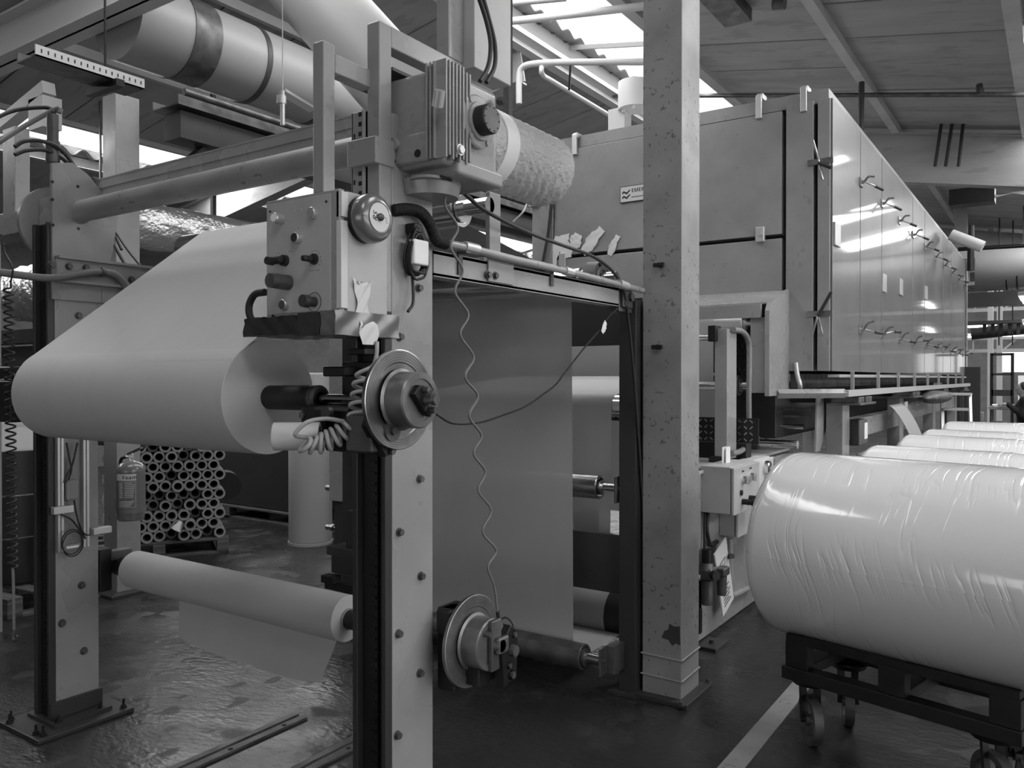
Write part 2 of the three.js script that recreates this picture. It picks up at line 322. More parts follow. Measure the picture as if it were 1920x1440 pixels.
// web: up from the upper roll, over the first idler, down to the second, then straight down and round the bottom roller
function sheet(pts, x0, x1, nx, sag) {          // path of [y, z, dx] swept across the width
  const c = new THREE.CatmullRomCurve3(pts.map(([y, z]) => new THREE.Vector3(0, y, z)), false, 'centripetal');
  const n = pts.length * 4;
  return surf(n, nx, (u, v) => { const p = c.getPoint(u); return [x0 + (x1 - x0) * v, p.y + (sag ? sag(u, v) : 0), p.z]; });
}
const arcPath = (y, z, r, a0, a1, n) => [...Array(n + 1)].map((_, k) => { const a = a0 + (a1 - a0) * k / n; return [y + r * Math.sin(a), z + r * Math.cos(a)]; });
const R1 = [2.18, -2.4, 0.068], R2 = [2.02, -3.42, 0.062], R3 = [0.2, -3.44, 0.062];
const webPath = [...arcPath(1.489, -1.7, 0.1813, 0.7, 1.02, 8), ...arcPath(R1[0], R1[1], R1[2] + 0.002, 1.0, 1.72, 4), ...arcPath(R2[0], R2[1], R2[2] + 0.002, 1.72, 3.14, 6)];
const webThing = thing('paper_web', 'wide continuous paper web running from the upper roll down to the floor roller', 'paper web', [-2.7, 0.1, -2.6]);
const lin = (pts) => { const out = []; for (let i = 0; i < pts.length; i++) out.push(pts[i]); return out; };
function polySheet(pts, x0, x1, nx) {
  const gs = [], L = [0]; for (let i = 1; i < pts.length; i++) L.push(L[i - 1] + Math.hypot(pts[i][0] - pts[i - 1][0], pts[i][1] - pts[i - 1][1]));
  const n = pts.length - 1; return surf(n, nx, (u, v) => { const i = Math.round(u * n); const e = pts[i][2] || 0; return [x0 + (x1 + e - x0) * v, pts[i][0], pts[i][1]]; });
}
part(webThing, 'upper_run', polySheet(webPath, -3.38, -2.075, 8), M.paperSheet);
const vert = []; for (let k = 0; k <= 10; k++) vert.push([R2[0] - (R2[0] - R3[0]) * k / 10, R2[1] - 0.064 + (R3[1] - R2[1]) * k / 10]);
part(webThing, 'vertical_run', polySheet([...vert, ...arcPath(R3[0], R3[1], 0.064, Math.PI, Math.PI * 1.5, 6).slice(1), [0.136, -4.2]], -3.38, -2.0, 8), M.web);

// ---------- loose end of the lower roll ----------
single('loose_sheet', 'loose end of paper hanging under the small lower roll', 'paper sheet', surf(24, 10, (u, v) => { const w = -3.29 + 1.02 * u, x = w + 0.03 * v * (1 - u) - 0.085 * v * u, lip = 0.012 * Math.sin(u * 9) * v; return [x + 0.05 * v, 0.578 - v * (0.165 + 0.035 * Math.sin(u * Math.PI * 0.9)) , -2.185 + 0.06 * v + lip]; }), M.paperSheet);

// ---------- upper shaft, carriage, disc ----------
const AY = 1.489, AZ = -1.7;
const shaftU = thing('roll_shaft', 'black air shaft holding the large upper paper roll', 'shaft', [-2.5, AY, AZ]);
part(shaftU, 'sleeve', latheSharp([-3.55, AY, AZ], [-1.845, AY, AZ], [[0.02, 0], [0.0315, 0], [0.0315, 1.47], [0.038, 1.475], [0.038, 1.7], [0.03, 1.705], [0.02, 1.705]], 32), M.black);
part(shaftU, 'ring', latheSharp([-1.87, AY, AZ], [-1.845, AY, AZ], [[0.036, 0], [0.04, 0.002], [0.04, 0.02], [0.03, 0.025]], 32), M.dullSteel);
part(shaftU, 'rod', cyl([-1.85, AY, AZ], [-1.5, AY, AZ], 0.013, 0.013, 18), M.chrome);
part(shaftU, 'leaf', bx(-2.0, -1.9, AY + 0.036, AY + 0.0395, AZ - 0.008, AZ + 0.012, 0.001), M.dullSteel);
const carr = thing('shaft_carriage', 'greasy black carriage clamping the upper shaft to the front column', 'carriage', [-1.76, 1.35, -1.76]);
part(carr, 'block', [bx(-1.84, -1.66, 1.33, 1.475, -1.815, -1.71, 0.008), bx(-1.86, -1.76, 1.4, 1.47, -1.72, -1.64, 0.006), bx(-1.83, -1.7, 1.475, 1.6, -1.815, -1.77, 0.006)], M.black);
part(carr, 'cheek', [bx(-1.87, -1.79, 1.41, 1.462, -1.655, -1.645, 0.003), bx(-1.80, -1.66, 1.455, 1.468, -1.75, -1.63, 0.004)], M.darkSteel);
part(carr, 'gusset', prism([[-1.82, 1.35], [-1.68, 1.34], [-1.64, 1.47], [-1.84, 1.47]], 0.02).translate(0, 0, -1.68), M.black);
part(carr, 'bolt', hexBolt([-1.855, 1.44, -1.645], [0, 0, 1], 0.011, 0.01), M.dullSteel);
part(carr, 'motor_clip', [bx(-1.86, -1.76, 1.555, 1.585, -1.78, -1.72, 0.006), bx(-1.79, -1.72, 1.62, 1.64, -1.815, -1.76, 0.004)], M.black);
part(carr, 'cap', cyl([-1.735, 1.452, -1.63], [-1.735, 1.452, -1.615], 0.02, 0.018, 16), M.dullSteel);
function brakeDisc(label, X, y, z, R, m) {
  const t = thing('brake_disc', label, 'brake disc', [X, y, z]);
  part(t, 'rotor', latheSharp([X - 0.012, y, z], [X, y, z], [[0.03, 0], [R, 0], [R, 0.011], [R * 0.985, 0.012], [R * 0.75, 0.012], [R * 0.73, 0.0095], [R * 0.3, 0.0095]], 72), m);
  part(t, 'groove', [0.80, 0.85, 0.9, 0.945].map(k => new THREE.TorusGeometry(R * k, 0.0006, 4, 72).rotateY(Math.PI / 2).translate(X + 0.0002, y, z)), M.dullSteel);
  part(t, 'hub', latheSharp([X - 0.01, y, z], [X + 0.075, y, z], [[R * 0.62, 0.015], [R * 0.56, 0.02], [R * 0.56, 0.08], [R * 0.535, 0.085], [R * 0.42, 0.085], [R * 0.42, 0.081], [R * 0.4, 0.081], [0, 0.081]], 60), grey(0.34, 0.38, 0.55, { map: steelMap }));
  return t;
}
const discU = brakeDisc('grooved brake disc with a bolted clamp bar, at the upper shaft', -1.525, 1.49, AZ, 0.14, M.brightSteel);
{ const X = -1.454, y = 1.49, z = AZ, c = Math.cos(-0.75), s = Math.sin(-0.75); const R = (u, v) => [y + u * s + v * c, z - (u * c - v * s)];
  const pts = [[-0.045, -0.018], [-0.045, 0.012], [-0.03, 0.024], [0.02, 0.02], [0.045, 0.004], [0.045, -0.018], [0.02, -0.024]].map(([u, v]) => { const q = R(u, v); return [q[1], q[0]]; });
  part(discU, 'clamp_bar', sideways(prism(pts, 0.016, 0.002)).translate(X + 0.02, 0, 0), M.black);
  for (const [u, v] of [[-0.024, 0.016], [0.034, -0.006]]) { const q = R(u, v); part(discU, 'bolt', cyl([X, q[0], q[1]], [X + 0.04, q[0], q[1]], 0.0105, 0.0105, 6), M.dullSteel); }
  part(discU, 'air_fitting', [cyl([X + 0.012, y, z], [X + 0.05, y, z], 0.014, 0.012, 14), cyl([X + 0.04, y - 0.018, z], [X + 0.04, y + 0.026, z - 0.004], 0.009, 0.009, 10), cyl([X + 0.05, y + 0.002, z], [X + 0.06, y + 0.002, z], 0.017, 0.014, 8)], M.dullSteel); }
// caliper at the lower front of the disc
const calU = thing('brake_caliper', 'black brake caliper gripping the upper disc', 'brake caliper', [-1.56, 1.36, -1.6]);
part(calU, 'plate', sideways(prism([[-1.63, 1.47], [-1.7, 1.455], [-1.72, 1.40], [-1.70, 1.345], [-1.66, 1.335], [-1.6, 1.42]], 0.03, 0.003)).translate(-1.545, 0, 0), M.black);
part(calU, 'pad_housing', [cyl([-1.545, 1.405, -1.665], [-1.52, 1.405, -1.665], 0.034, 0.03, 24), cyl([-1.52, 1.405, -1.665], [-1.512, 1.405, -1.665], 0.012, 0.012, 12), bx(-1.66, -1.56, 1.345, 1.45, -1.7, -1.62, 0.006)], M.dullSteel);
for (const [y, z] of [[1.455, -1.645], [1.448, -1.69], [1.375, -1.66], [1.345, -1.68], [1.42, -1.628]]) part(calU, 'bolt', hexBolt([-1.545, y, z], [1, 0, 0], 0.009, 0.01), M.dullSteel);
part(calU, 'tail_tube', latheSharp([-1.74, 1.385, -1.60], [-1.84, 1.385, -1.52], [[0.03, 0], [0.04, 0], [0.04, 0.128], [0.036, 0.128], [0.036, 0.02]], 28), M.offWhite);
part(calU, 'plunger', [cyl([-1.76, 1.385, -1.584], [-1.80, 1.385, -1.552], 0.026, 0.024, 16), cyl([-1.80, 1.39, -1.552], [-1.825, 1.395, -1.532], 0.009, 0.009, 10)], M.black);

// coiled air hose: hangs from the control box, coils down, then loops out to the side
const hose = thing('coiled_hose', 'pale coiled air hose hanging in front of the upper brake', 'air hose', [-1.7, 1.4, -1.58]);
{
  const p0 = [[-1.62, 1.655, -1.706], [-1.62, 1.617, -1.704], [-1.62, 1.587, -1.691], [-1.63, 1.564, -1.642]]; const pts = p0.map(p => V(p));
  const a = V([-1.62, 1.558, -1.661]), b = V([-1.64, 1.425, -1.652]);
  for (let k = 0; k <= 60; k++) { const t = k / 60, an = Math.PI + t * Math.PI * 2 * 4.5, r = 0.024; pts.push(new THREE.Vector3(a.x + (b.x - a.x) * t + r * Math.cos(an) * 0.7, a.y + (b.y - a.y) * t + r * 0.25 * Math.sin(an), a.z + (b.z - a.z) * t - r * Math.cos(an) * 0.9 + r * Math.sin(an) * 0.8)); }
  // looped out sideways
  const c0 = V([-1.66, 1.413, -1.636]), c1 = V([-1.7, 1.357, -1.587]), c2 = V([-1.72, 1.37, -1.516]);
  const q = new THREE.QuadraticBezierCurve3(c0, c1, c2);
  for (let k = 0; k <= 84; k++) { const t = k / 84, an = t * Math.PI * 2 * 6.5 + 0.6, c = q.getPoint(t), r = 0.024 + 0.004 * Math.sin(t * 3); const d = q.getTangent(t); const n = new THREE.Vector3(-d.y, d.x, d.z * 0.3).normalize(); const bn = d.clone().cross(n).normalize(); pts.push(c.clone().addScaledVector(n, r * Math.cos(an)).addScaledVector(bn, r * Math.sin(an))); }
  for (const p of [[-1.72, 1.397, -1.492], [-1.7, 1.429, -1.515], [-1.68, 1.438, -1.564], [-1.66, 1.429, -1.615]]) pts.push(V(p));
  const c = new THREE.CatmullRomCurve3(pts); part(hose, 'tube', new THREE.TubeGeometry(c, 520, 0.0062, 8), grey(0.38, 0.3));
  part(hose, 'fitting', [cyl([-1.6, 1.46, -1.634], [-1.6, 1.393, -1.64], 0.006, 0.004, 10)], M.alu);
}

// ---------- lower shaft and disc ----------
const shaftL = thing('roll_shaft', 'black stub shaft between the left column and the small lower roll', 'shaft', [-3.6, 0.655, -2.15]);
part(shaftL, 'sleeve', latheSharp([-3.72, 0.655, -2.15], [-1.62, 0.655, -2.15], [[0.02, 0], [0.045, 0], [0.045, 0.1], [0.036, 0.105], [0.036, 1.75], [0.022, 1.755], [0.022, 2.1]], 32), M.black);
part(shaftL, 'bearing_block', bx(-3.76, -3.7, 0.55, 0.75, -2.105, -2.045, 0.006), M.black);
part(shaftL, 'bracket', [bx(-3.74, -3.69, 0.69, 0.735, -2.2, -2.1, 0.004)], M.dullSteel);
const discL = brakeDisc('smooth brake disc with a thick hub, at the lower shaft', -1.6, 0.683, -2.14, 0.15, M.steel);
part(discL, 'key', [bx(-1.528, -1.51, 0.60, 0.765, -2.175, -2.12, 0.005), cyl([-1.525, 0.683, -2.15], [-1.49, 0.683, -2.15], 0.03, 0.02, 16), bx(-1.51, -1.49, 0.655, 0.71, -2.19, -2.13, 0.008)], M.dullSteel);
for (const [y, z] of [[0.73, -2.1], [0.63, -2.18]]) part(discL, 'bolt', cyl([-1.53, y, z], [-1.5, y, z], 0.01, 0.01, 6), M.dullSteel);
const calL = thing('brake_caliper', 'dark brake caliper behind the lower disc with a short cable loop', 'brake caliper', [-1.58, 0.6, -2.3]);
part(calL, 'arm', [bx(-1.69, -1.62, 0.53, 0.80, -2.16, -2.06, 0.006), bx(-1.68, -1.62, 0.72, 0.8, -2.13, -2.04, 0.01), bx(-1.63, -1.55, 0.55, 0.62, -2.3, -2.1, 0.006)], M.black);
part(calL, 'cheek', sideways(prism([[-2.17, 0.54], [-2.24, 0.56], [-2.25, 0.70], [-2.21, 0.73], [-2.16, 0.68]], 0.03, 0.003)).translate(-1.5, 0, 0), M.black);
part(calL, 'pin', [cyl([-1.51, 0.65, -2.215], [-1.48, 0.65, -2.215], 0.02, 0.018, 18), ...hexBolt([-1.5, 0.57, -2.21], [1, 0, 0], 0.012, 0.012), ...hexBolt([-1.5, 0.7, -2.225], [1, 0, 0], 0.009, 0.01), ...hexBolt([-1.5, 0.605, -2.195], [1, 0, 0], 0.008, 0.01)], M.dullSteel);

// wavy cable from the gearbox to the lower brake
const wavy = thing('wavy_cable', 'thin wavy grey cable hanging from the gearbox to the lower brake', 'cable', [-1.58, 0.8, -2.1]);
part(wavy, 'cable', pipe([[-1.6, 2.164, -2.015], [-1.6, 2.133, -2.001], [-1.6, 2.089, -1.993], [-1.6, 2.032, -2.056], [-1.6, 1.966, -2.02], [-1.6, 1.898, -2.083], [-1.6, 1.826, -2.042], [-1.6, 1.757, -2.112], [-1.6, 1.691, -2.069], [-1.6, 1.619, -2.141], [-1.6, 1.554, -2.095], [-1.6, 1.49, -2.164], [-1.6, 1.426, -2.117], [-1.6, 1.358, -2.185], [-1.6, 1.302, -2.141], [-1.6, 1.234, -2.207], [-1.6, 1.176, -2.167], [-1.6, 1.1, -2.24], [-1.6, 1.035, -2.191], [-1.6, 0.959, -2.269], [-1.6, 0.911, -2.222], [-1.6, 0.836, -2.259], [-1.6, 0.74, -2.278]], 0.0042, 260, 8), M.greyCable);
part(wavy, 'plug', [cyl([-1.6, 0.748, -2.275], [-1.6, 0.715, -2.285], 0.008, 0.008, 10), pipe([[-1.6, 0.715, -2.285], [-1.58, 0.723, -2.304], [-1.56, 0.698, -2.314], [-1.55, 0.672, -2.293], [-1.54, 0.67, -2.252]], 0.0035, 20, 7)], M.cable);
// dark string with a paper tag
const str = thing('tag_string', 'dark knotted string sagging from the disc to the beam end, with a paper tag', 'string', [-1.66, 1.5, -2.8]);
part(str, 'string', pipe([[-1.67, 1.433, -2.033], [-1.67, 1.399, -2.122], [-1.67, 1.396, -2.272], [-1.67, 1.417, -2.418], [-1.67, 1.443, -2.56], [-1.67, 1.482, -2.674], [-1.67, 1.525, -2.783], [-1.67, 1.581, -2.867], [-1.67, 1.677, -3.015], [-1.67, 1.763, -3.159], [-1.67, 1.819, -3.235], [-1.67, 1.868, -3.329]], 0.0034, 80, 6), M.blackMatte);
part(str, 'tag', tapeScrap('', '', [-1.665, 1.775, -3.179], 0.03, 0.06, -0.6, 'x', 0.004), M.tape);

// ---------- control box with the bell ----------
const cb = thing('control_box', 'grey operator control box with push buttons on the front column', 'control box', [-1.81, 1.735, -1.69]);
part(cb, 'case', bx(-1.975, -1.656, 1.735, 2.075, -1.79, -1.625, 0.006), M.lightBox);
part(cb, 'door', bx(-1.97, -1.66, 1.732, 2.078, -1.62, -1.6, 0.004), M.machine);
part(cb, 'fascia', bx(-1.962, -1.693, 1.74, 2.068, -1.6, -1.597, 0.001), grey(0.5, 0.45, 0, { map: paintMap }));
part(cb, 'hinge', [bx(-1.672, -1.652, 2.0, 2.07, -1.625, -1.6), bx(-1.672, -1.652, 1.745, 1.99, -1.624, -1.598, 0.002)], M.offWhite);
const btn = (px, r, h, m, cap, rim = M.alu) => { const z = -1.597; part(cb, 'button_rim', latheSharp([px[0], px[1], z], [px[0], px[1], z + h], [[r, 0], [r, h * 0.85], [r * 0.9, h], [r * 0.8, h], [r * 0.8, h - 0.002], [0, h - 0.002]], 28), rim); part(cb, 'button', cyl([px[0], px[1], z + h - 0.004], [px[0], px[1], z + h + 0.001], r * 0.78, r * 0.76, 28), m); };
const lampWhite = grey(0.9, 0.25);
btn([-1.897, 2.017, -1.597], 0.0155, 0.03, lampWhite); btn([-1.761, 2.018, -1.597], 0.0175, 0.014, M.machine); btn([-1.824, 1.954, -1.597], 0.0165, 0.018, M.rubber); btn([-1.882, 1.764, -1.597], 0.0165, 0.014, M.dullSteel);
{ const p = [-1.881, 1.894, -1.597]; part(cb, 'selector', [cyl([p[0], p[1], -1.597], [p[0], p[1], -1.585], 0.017, 0.016, 24), bx(p[0] - 0.034, p[0] + 0.012, p[1] - 0.011, p[1] + 0.011, -1.586, -1.565, 0.008), cyl([p[0] - 0.03, p[1] - 0.002, -1.575], [p[0] - 0.03, p[1] - 0.002, -1.553], 0.0125, 0.0115, 20)], M.rubber); }
{ const p = [-1.757, 1.888, -1.597]; part(cb, 'knob', [cyl([p[0], p[1], -1.597], [p[0], p[1], -1.59], 0.016, 0.016, 24), bx(p[0] - 0.014, p[0] + 0.006, p[1] - 0.0085, p[1] + 0.0085, -1.59, -1.555, 0.006)], M.rubber); const ticks = []; for (let k = 0; k < 11; k++) { const a = -0.7 + k * 0.45; ticks.push(bx(p[0] + 0.025 * Math.cos(a) - 0.0012, p[0] + 0.025 * Math.cos(a) + 0.0012, p[1] + 0.025 * Math.sin(a) - 0.0012, p[1] + 0.025 * Math.sin(a) + 0.0012, -1.597, -1.5965)); } const tk = part(cb, 'dial_mark', ticks, M.ink); tk.userData.kind = 'stuff'; }
{ const p = [-1.868, 1.829, -1.597]; part(cb, 'mushroom_button', [cyl([p[0], p[1], -1.597], [p[0], p[1], -1.55], 0.022, 0.022, 28), cyl([p[0], p[1], -1.55], [p[0], p[1], -1.528], 0.0215, 0.0205, 28)], M.dullSteel, 'large dull mushroom stop button'); }
{ const p = [-1.758, 1.767, -1.597]; part(cb, 'mushroom_button', [cyl([p[0], p[1], -1.597], [p[0], p[1], -1.57], 0.014, 0.014, 24), cyl([p[0], p[1], -1.57], [p[0], p[1], -1.552], 0.0185, 0.0175, 28)], M.darkSteel); part(cb, 'ring_mark', new THREE.TorusGeometry(0.027, 0.0009, 5, 40).translate(p[0], p[1], -1.5965), M.ink); }
for (const p of [[-1.947, 2.045, -1.597], [-1.709, 2.046, -1.597], [-1.936, 1.735, -1.597], [-1.699, 1.736, -1.597]]) part(cb, 'screw', cyl([p[0], p[1], -1.598], [p[0], p[1], -1.595], 0.0035, 0.0035, 10), M.black);
// engraved legends
function legend(text, c, w, h) { const tx = lettered(w, h, (x, W, H) => { x.fillStyle = '#b9b9b9'; x.fillRect(0, 0, W, H); x.fillStyle = '#2a2a2a'; x.font = Math.round(H * 0.8) + 'px sans-serif'; x.textAlign = 'center'; x.fillText(text, W / 2, H * 0.8); }, 256, Math.max(24, Math.round(256 * h / w))); const m = new THREE.MeshStandardMaterial({ map: tx, roughness: 0.5 }); m.color.setRGB(0.95, 0.95, 0.95); const g = new THREE.PlaneGeometry(w, h); g.userData.keepUV = true; g.translate(c[0], c[1], -1.5962); part(cb, 'legend', g, m); }
legend('Infeed', [-1.824, 2.035, -1.597], 0.034, 0.0085); legend('Bell', [-1.824, 1.985, -1.597], 0.02, 0.009); legend('Normal', [-1.914, 1.919, -1.597], 0.036, 0.009); legend('Bleed', [-1.858, 1.92, -1.597], 0.028, 0.009); legend('Infeed Tension', [-1.757, 1.857, -1.597], 0.062, 0.009);
// bell on the side
const bell = thing('bell', 'round dark alarm bell with a pale centre label on the control box', 'bell', [-1.656, 2.0, -1.7]);
{ const c = [-1.656, 2.004, -1.688], y = c[1], z = c[2];
  part(bell, 'backing', cyl([-1.656, y, z], [-1.64, y, z], 0.066, 0.066, 44), M.black);
  part(bell, 'gong', lathe([-1.64, y, z], [-1.59, y, z], [[0.06, -0.0], [0.068, 0.002], [0.0705, 0.008], [0.07, 0.024], [0.066, 0.036], [0.058, 0.044], [0.045, 0.048], [0.0445, 0.046], [0.043, 0.046], [0.0, 0.048]], 56), grey(0.14, 0.28, 0.1, { clearcoat: 0.8, clearcoatRoughness: 0.15 }));
  const tx = lettered(1, 1, (x, w, h) => { x.fillStyle = '#c9c9c9'; x.fillRect(0, 0, w, h); x.save(); x.translate(w * 0.26, h * 0.55); x.rotate(-1.45); x.fillStyle = '#141414'; x.font = 'italic bold 74px sans-serif'; x.fillText('RS', -30, 26); x.restore(); x.fillStyle = '#555'; for (let i = 0; i < 4; i++) x.fillRect(190 + i * 6, 120 + i * 14, 26, 5); }, 256, 256);
  const g = new THREE.CircleGeometry(0.041, 40); g.userData.keepUV = true; g.rotateY(Math.PI / 2).translate(-1.5915, y, z); part(bell, 'label_disc', g, new THREE.MeshStandardMaterial({ map: tx, roughness: 0.4 }));
  part(bell, 'nut', lathe([-1.592, y, z], [-1.578, y, z], [[0.011, 0], [0.011, 0.006], [0.007, 0.012], [0, 0.014]], 20), M.dullSteel);
}
// padded tray under the box, wrapped in tape
const tray = thing('padded_tray', 'tape-wrapped padded tray under the control box', 'tray', [-1.83, 1.68, -1.7]);
function lumpy(x0, x1, y0, y1, z0, z1, n, amp) { const g = new RoundedBoxGeometry(x1 - x0, y1 - y0, Math.abs(z1 - z0), 4, 0.012); const q = new THREE.BoxGeometry(x1 - x0, y1 - y0, Math.abs(z1 - z0), n, 4, n); const p = q.attributes.position; for (let i = 0; i < p.count; i++) { const x = p.getX(i), y = p.getY(i), z = p.getZ(i); p.setXYZ(i, x + amp * Math.sin(y * 90 + z * 60), y + amp * 0.5 * Math.sin(x * 47 + z * 61) + amp * 0.3 * Math.sin(x * 161 + z * 37), z + amp * Math.sin(x * 85 + y * 120)); } q.computeVertexNormals(); return q.translate((x0 + x1) / 2, (y0 + y1) / 2, (z0 + z1) / 2); }
part(tray, 'board', lumpy(-2.025, -1.64, 1.675, 1.728, -1.56, -1.8, 40, 0.003), grey(0.035, 0.45, 0, { map: steelMap, clearcoat: 0.3 }));
part(tray, 'foil_tape', lumpy(-1.685, -1.628, 1.668, 1.735, -1.552, -1.808, 30, 0.0016), grey(0.3, 0.3, 0.6, { map: steelMap }));
part(tray, 'foil_tape', lumpy(-1.78, -1.69, 1.67, 1.733, -1.554, -1.6, 20, 0.0018), grey(0.08, 0.35, 0.4, { map: steelMap }));
part(tray, 'white_tape', surf(14, 20, (u, v) => { const w = 0.03 + 0.008 * Math.cos(v * 8); const y = 1.835 - 0.19 * v - (v < 0.05 ? 0.02 * Math.sin(u * 3.14) : 0); const out = v > 0.55 ? 0.026 * Math.min(1, (v - 0.55) * 8) : 0; return [-1.651 + out + 0.0025 * Math.sin(v * 21 + u * 9), y, -1.68 - (u - 0.5) * w * 2]; }), grey(0.62, 0.55, 0, { side: THREE.DoubleSide }), 'crumpled pale tape strip');
part(tray, 'handle', pipe([[-1.976, 1.808, -1.6], [-2.022, 1.804, -1.6], [-2.048, 1.776, -1.6], [-2.048, 1.744, -1.6], [-2.028, 1.72, -1.6]], 0.011, 30, 10), M.rubber);

// ---------- frame over the stand, gearbox ----------
const gant = thing('gantry_frame', 'grey square-tube frame standing over the control box', 'machine frame', [-1.72, 1.9, -1.75]);
part(gant, 'post', bx(-1.768, -1.724, 2.075, 2.505, -1.645, -1.6, 0.004), M.machine);
part(gant, 'arm', bx(-1.768, -1.724, 2.425, 2.48, -1.80, -1.645, 0.004), M.machine);
part(gant, 'post', bx(-1.738, -1.687, 1.75, 2.62, -1.842, -1.788, 0.004), M.machine);
part(gant, 'arm', bx(-1.738, -1.687, 2.555, 2.62, -2.2, -1.842, 0.004), M.machine);
part(gant, 'arm_shelf', bx(-1.9, -1.69, 2.49, 2.5, -2.15, -1.85), M.darkSteel);
part(gant, 'upright', bx(-1.74, -1.687, 2.62, 3.3, -2.2, -2.12, 0.004), M.machine);
part(gant, 'cover_box', bx(-1.72, -1.64, 2.6, 3.3, -2.42, -2.2, 0.004), M.lightBox);
part(gant, 'collar', bx(-1.80, -1.681, 2.19, 2.27, -1.85, -1.765, 0.004), M.machine);
const strut = thing('slotted_strut', 'perforated strut channel clamped beside the gantry post', 'strut channel', [-1.78, 1.95, -1.8]);
part(strut, 'channel', [bx(-1.80, -1.742, 1.95, 2.36, -1.80, -1.785, 0.002), bx(-1.80, -1.795, 1.95, 2.36, -1.83, -1.785), bx(-1.747, -1.742, 1.95, 2.36, -1.83, -1.775)], M.machine);
for (let k = 0; k < 13; k++) part(strut, 'slot', bx(-1.77, -1.75, 1.985 + k * 0.03, 1.998 + k * 0.03, -1.786, -1.784), M.black);
for (let k = 0; k < 5; k++) part(strut, 'hole', bx(-1.7905, -1.7845, 2.0 + k * 0.07, 2.015 + k * 0.07, -1.786, -1.784), M.black);

const gb = thing('gearbox', 'ribbed grey worm gearbox with a round dark cap, above the front column', 'gearbox', [-1.63, 2.16, -2.0]);
part(gb, 'housing', bx(-1.76, -1.515, 2.19, 2.475, -2.16, -1.875, 0.02), M.machine);
part(gb, 'foot', [bx(-1.75, -1.5, 2.165, 2.215, -2.17, -1.93, 0.012), bx(-1.76, -1.56, 2.2, 2.29, -1.9, -1.862, 0.01)], M.machine);
for (let k = 0; k < 8; k++) { const z = -1.868 - k * 0.0165; part(gb, 'rib', bx(-1.535, -1.494, 2.2 + 0.01 * (k % 2), 2.49 - 0.012 * (k > 5), z - 0.0035, z + 0.0035, 0.0015), M.machine); }
for (let k = 0; k < 3; k++) { const x = -1.56 + k * 0.014; part(gb, 'rib', bx(x - 0.003, x + 0.003, 2.2, 2.485, -1.88, -1.853, 0.001), M.machine); }
{ const c = [-1.5, 2.347, -2.032], y = c[1], z = c[2];
  part(gb, 'flange', latheSharp([-1.53, y, z], [-1.488, y, z], [[0.082, 0], [0.082, 0.03], [0.076, 0.034], [0.06, 0.034], [0.058, 0.042], [0, 0.042]], 48), M.machine);
  part(gb, 'cap', latheSharp([-1.488, y, z], [-1.448, y, z], [[0.046, 0], [0.046, 0.036], [0.043, 0.04], [0, 0.04]], 48), M.rubber);
  part(gb, 'cover', cyl([-1.4485, y, z], [-1.4465, y, z], 0.0425, 0.042, 48), M.dullSteel);
  for (let k = 0; k < 10; k++) { const a = k * 0.628; part(gb, 'screw', cyl([-1.447, y + 0.037 * Math.sin(a), z + 0.037 * Math.cos(a)], [-1.4445, y + 0.037 * Math.sin(a), z + 0.037 * Math.cos(a)], 0.0022, 0.0022, 8), M.black); }
  for (const a of [0.9, 2.2, 4.1, 5.4]) part(gb, 'boss', cyl([-1.5, y + 0.071 * Math.sin(a), z + 0.071 * Math.cos(a)], [-1.491, y + 0.071 * Math.sin(a), z + 0.071 * Math.cos(a)], 0.009, 0.009, 12), M.machine); }
part(gb, 'sight_glass', [cyl([-1.495, 2.336, -1.826], [-1.475, 2.375, -1.812], 0.017, 0.016, 20)], M.alu);
part(gb, 'plug', [...hexBolt([-1.494, 2.235, -1.93], [1, 0, 0], 0.013, 0.008)], M.alu);
part(gb, 'lug', cyl([-1.5, 2.444, -2.151], [-1.46, 2.43, -2.123], 0.014, 0.012, 14), M.darkSteel);
part(gb, 'boss', [cyl([-1.69, 2.265, -1.862], [-1.69, 2.265, -1.845], 0.018, 0.018, 20), cyl([-1.69, 2.265, -1.845], [-1.69, 2.265, -1.843], 0.008, 0.008, 14)], M.machine);
part(gb, 'hole', [cyl([-1.7, 2.215, -1.861], [-1.7, 2.215, -1.859], 0.012, 0.012, 16), cyl([-1.6, 2.225, -1.861], [-1.6, 2.225, -1.859], 0.012, 0.012, 16)].map(g => g), M.black);
part(gb, 'bottom_flange', [cyl([-1.66, 2.12, -1.99], [-1.66, 2.168, -1.99], 0.09, 0.1, 36), cyl([-1.62, 2.158, -1.93], [-1.62, 2.166, -1.93], 0.055, 0.055, 28)], M.machine);
part(gb, 'bottom_ring', new THREE.TorusGeometry(0.05, 0.005, 8, 36).rotateX(Math.PI / 2).translate(-1.61, 2.163, -1.955), M.black);
// black cables looping up out of the gearbox
const gcab = thing('power_cables', 'pair of thick black cables arching up from the gearbox', 'cables', [-1.5, 2.5, -2.1]);
part(gcab, 'cable', pipe([[-1.52, 2.488, -2.068], [-1.52, 2.547, -2.111], [-1.52, 2.62, -2.126], [-1.52, 2.688, -2.103], [-1.52, 2.768, -2.046], [-1.52, 2.815, -1.999]], 0.0075, 40, 8), M.cable);
part(gcab, 'cable', pipe([[-1.53, 2.5, -2.116], [-1.53, 2.565, -2.161], [-1.53, 2.635, -2.164], [-1.53, 2.702, -2.134], [-1.53, 2.785, -2.082], [-1.53, 2.829, -2.026]], 0.0075, 40, 8), M.cable);
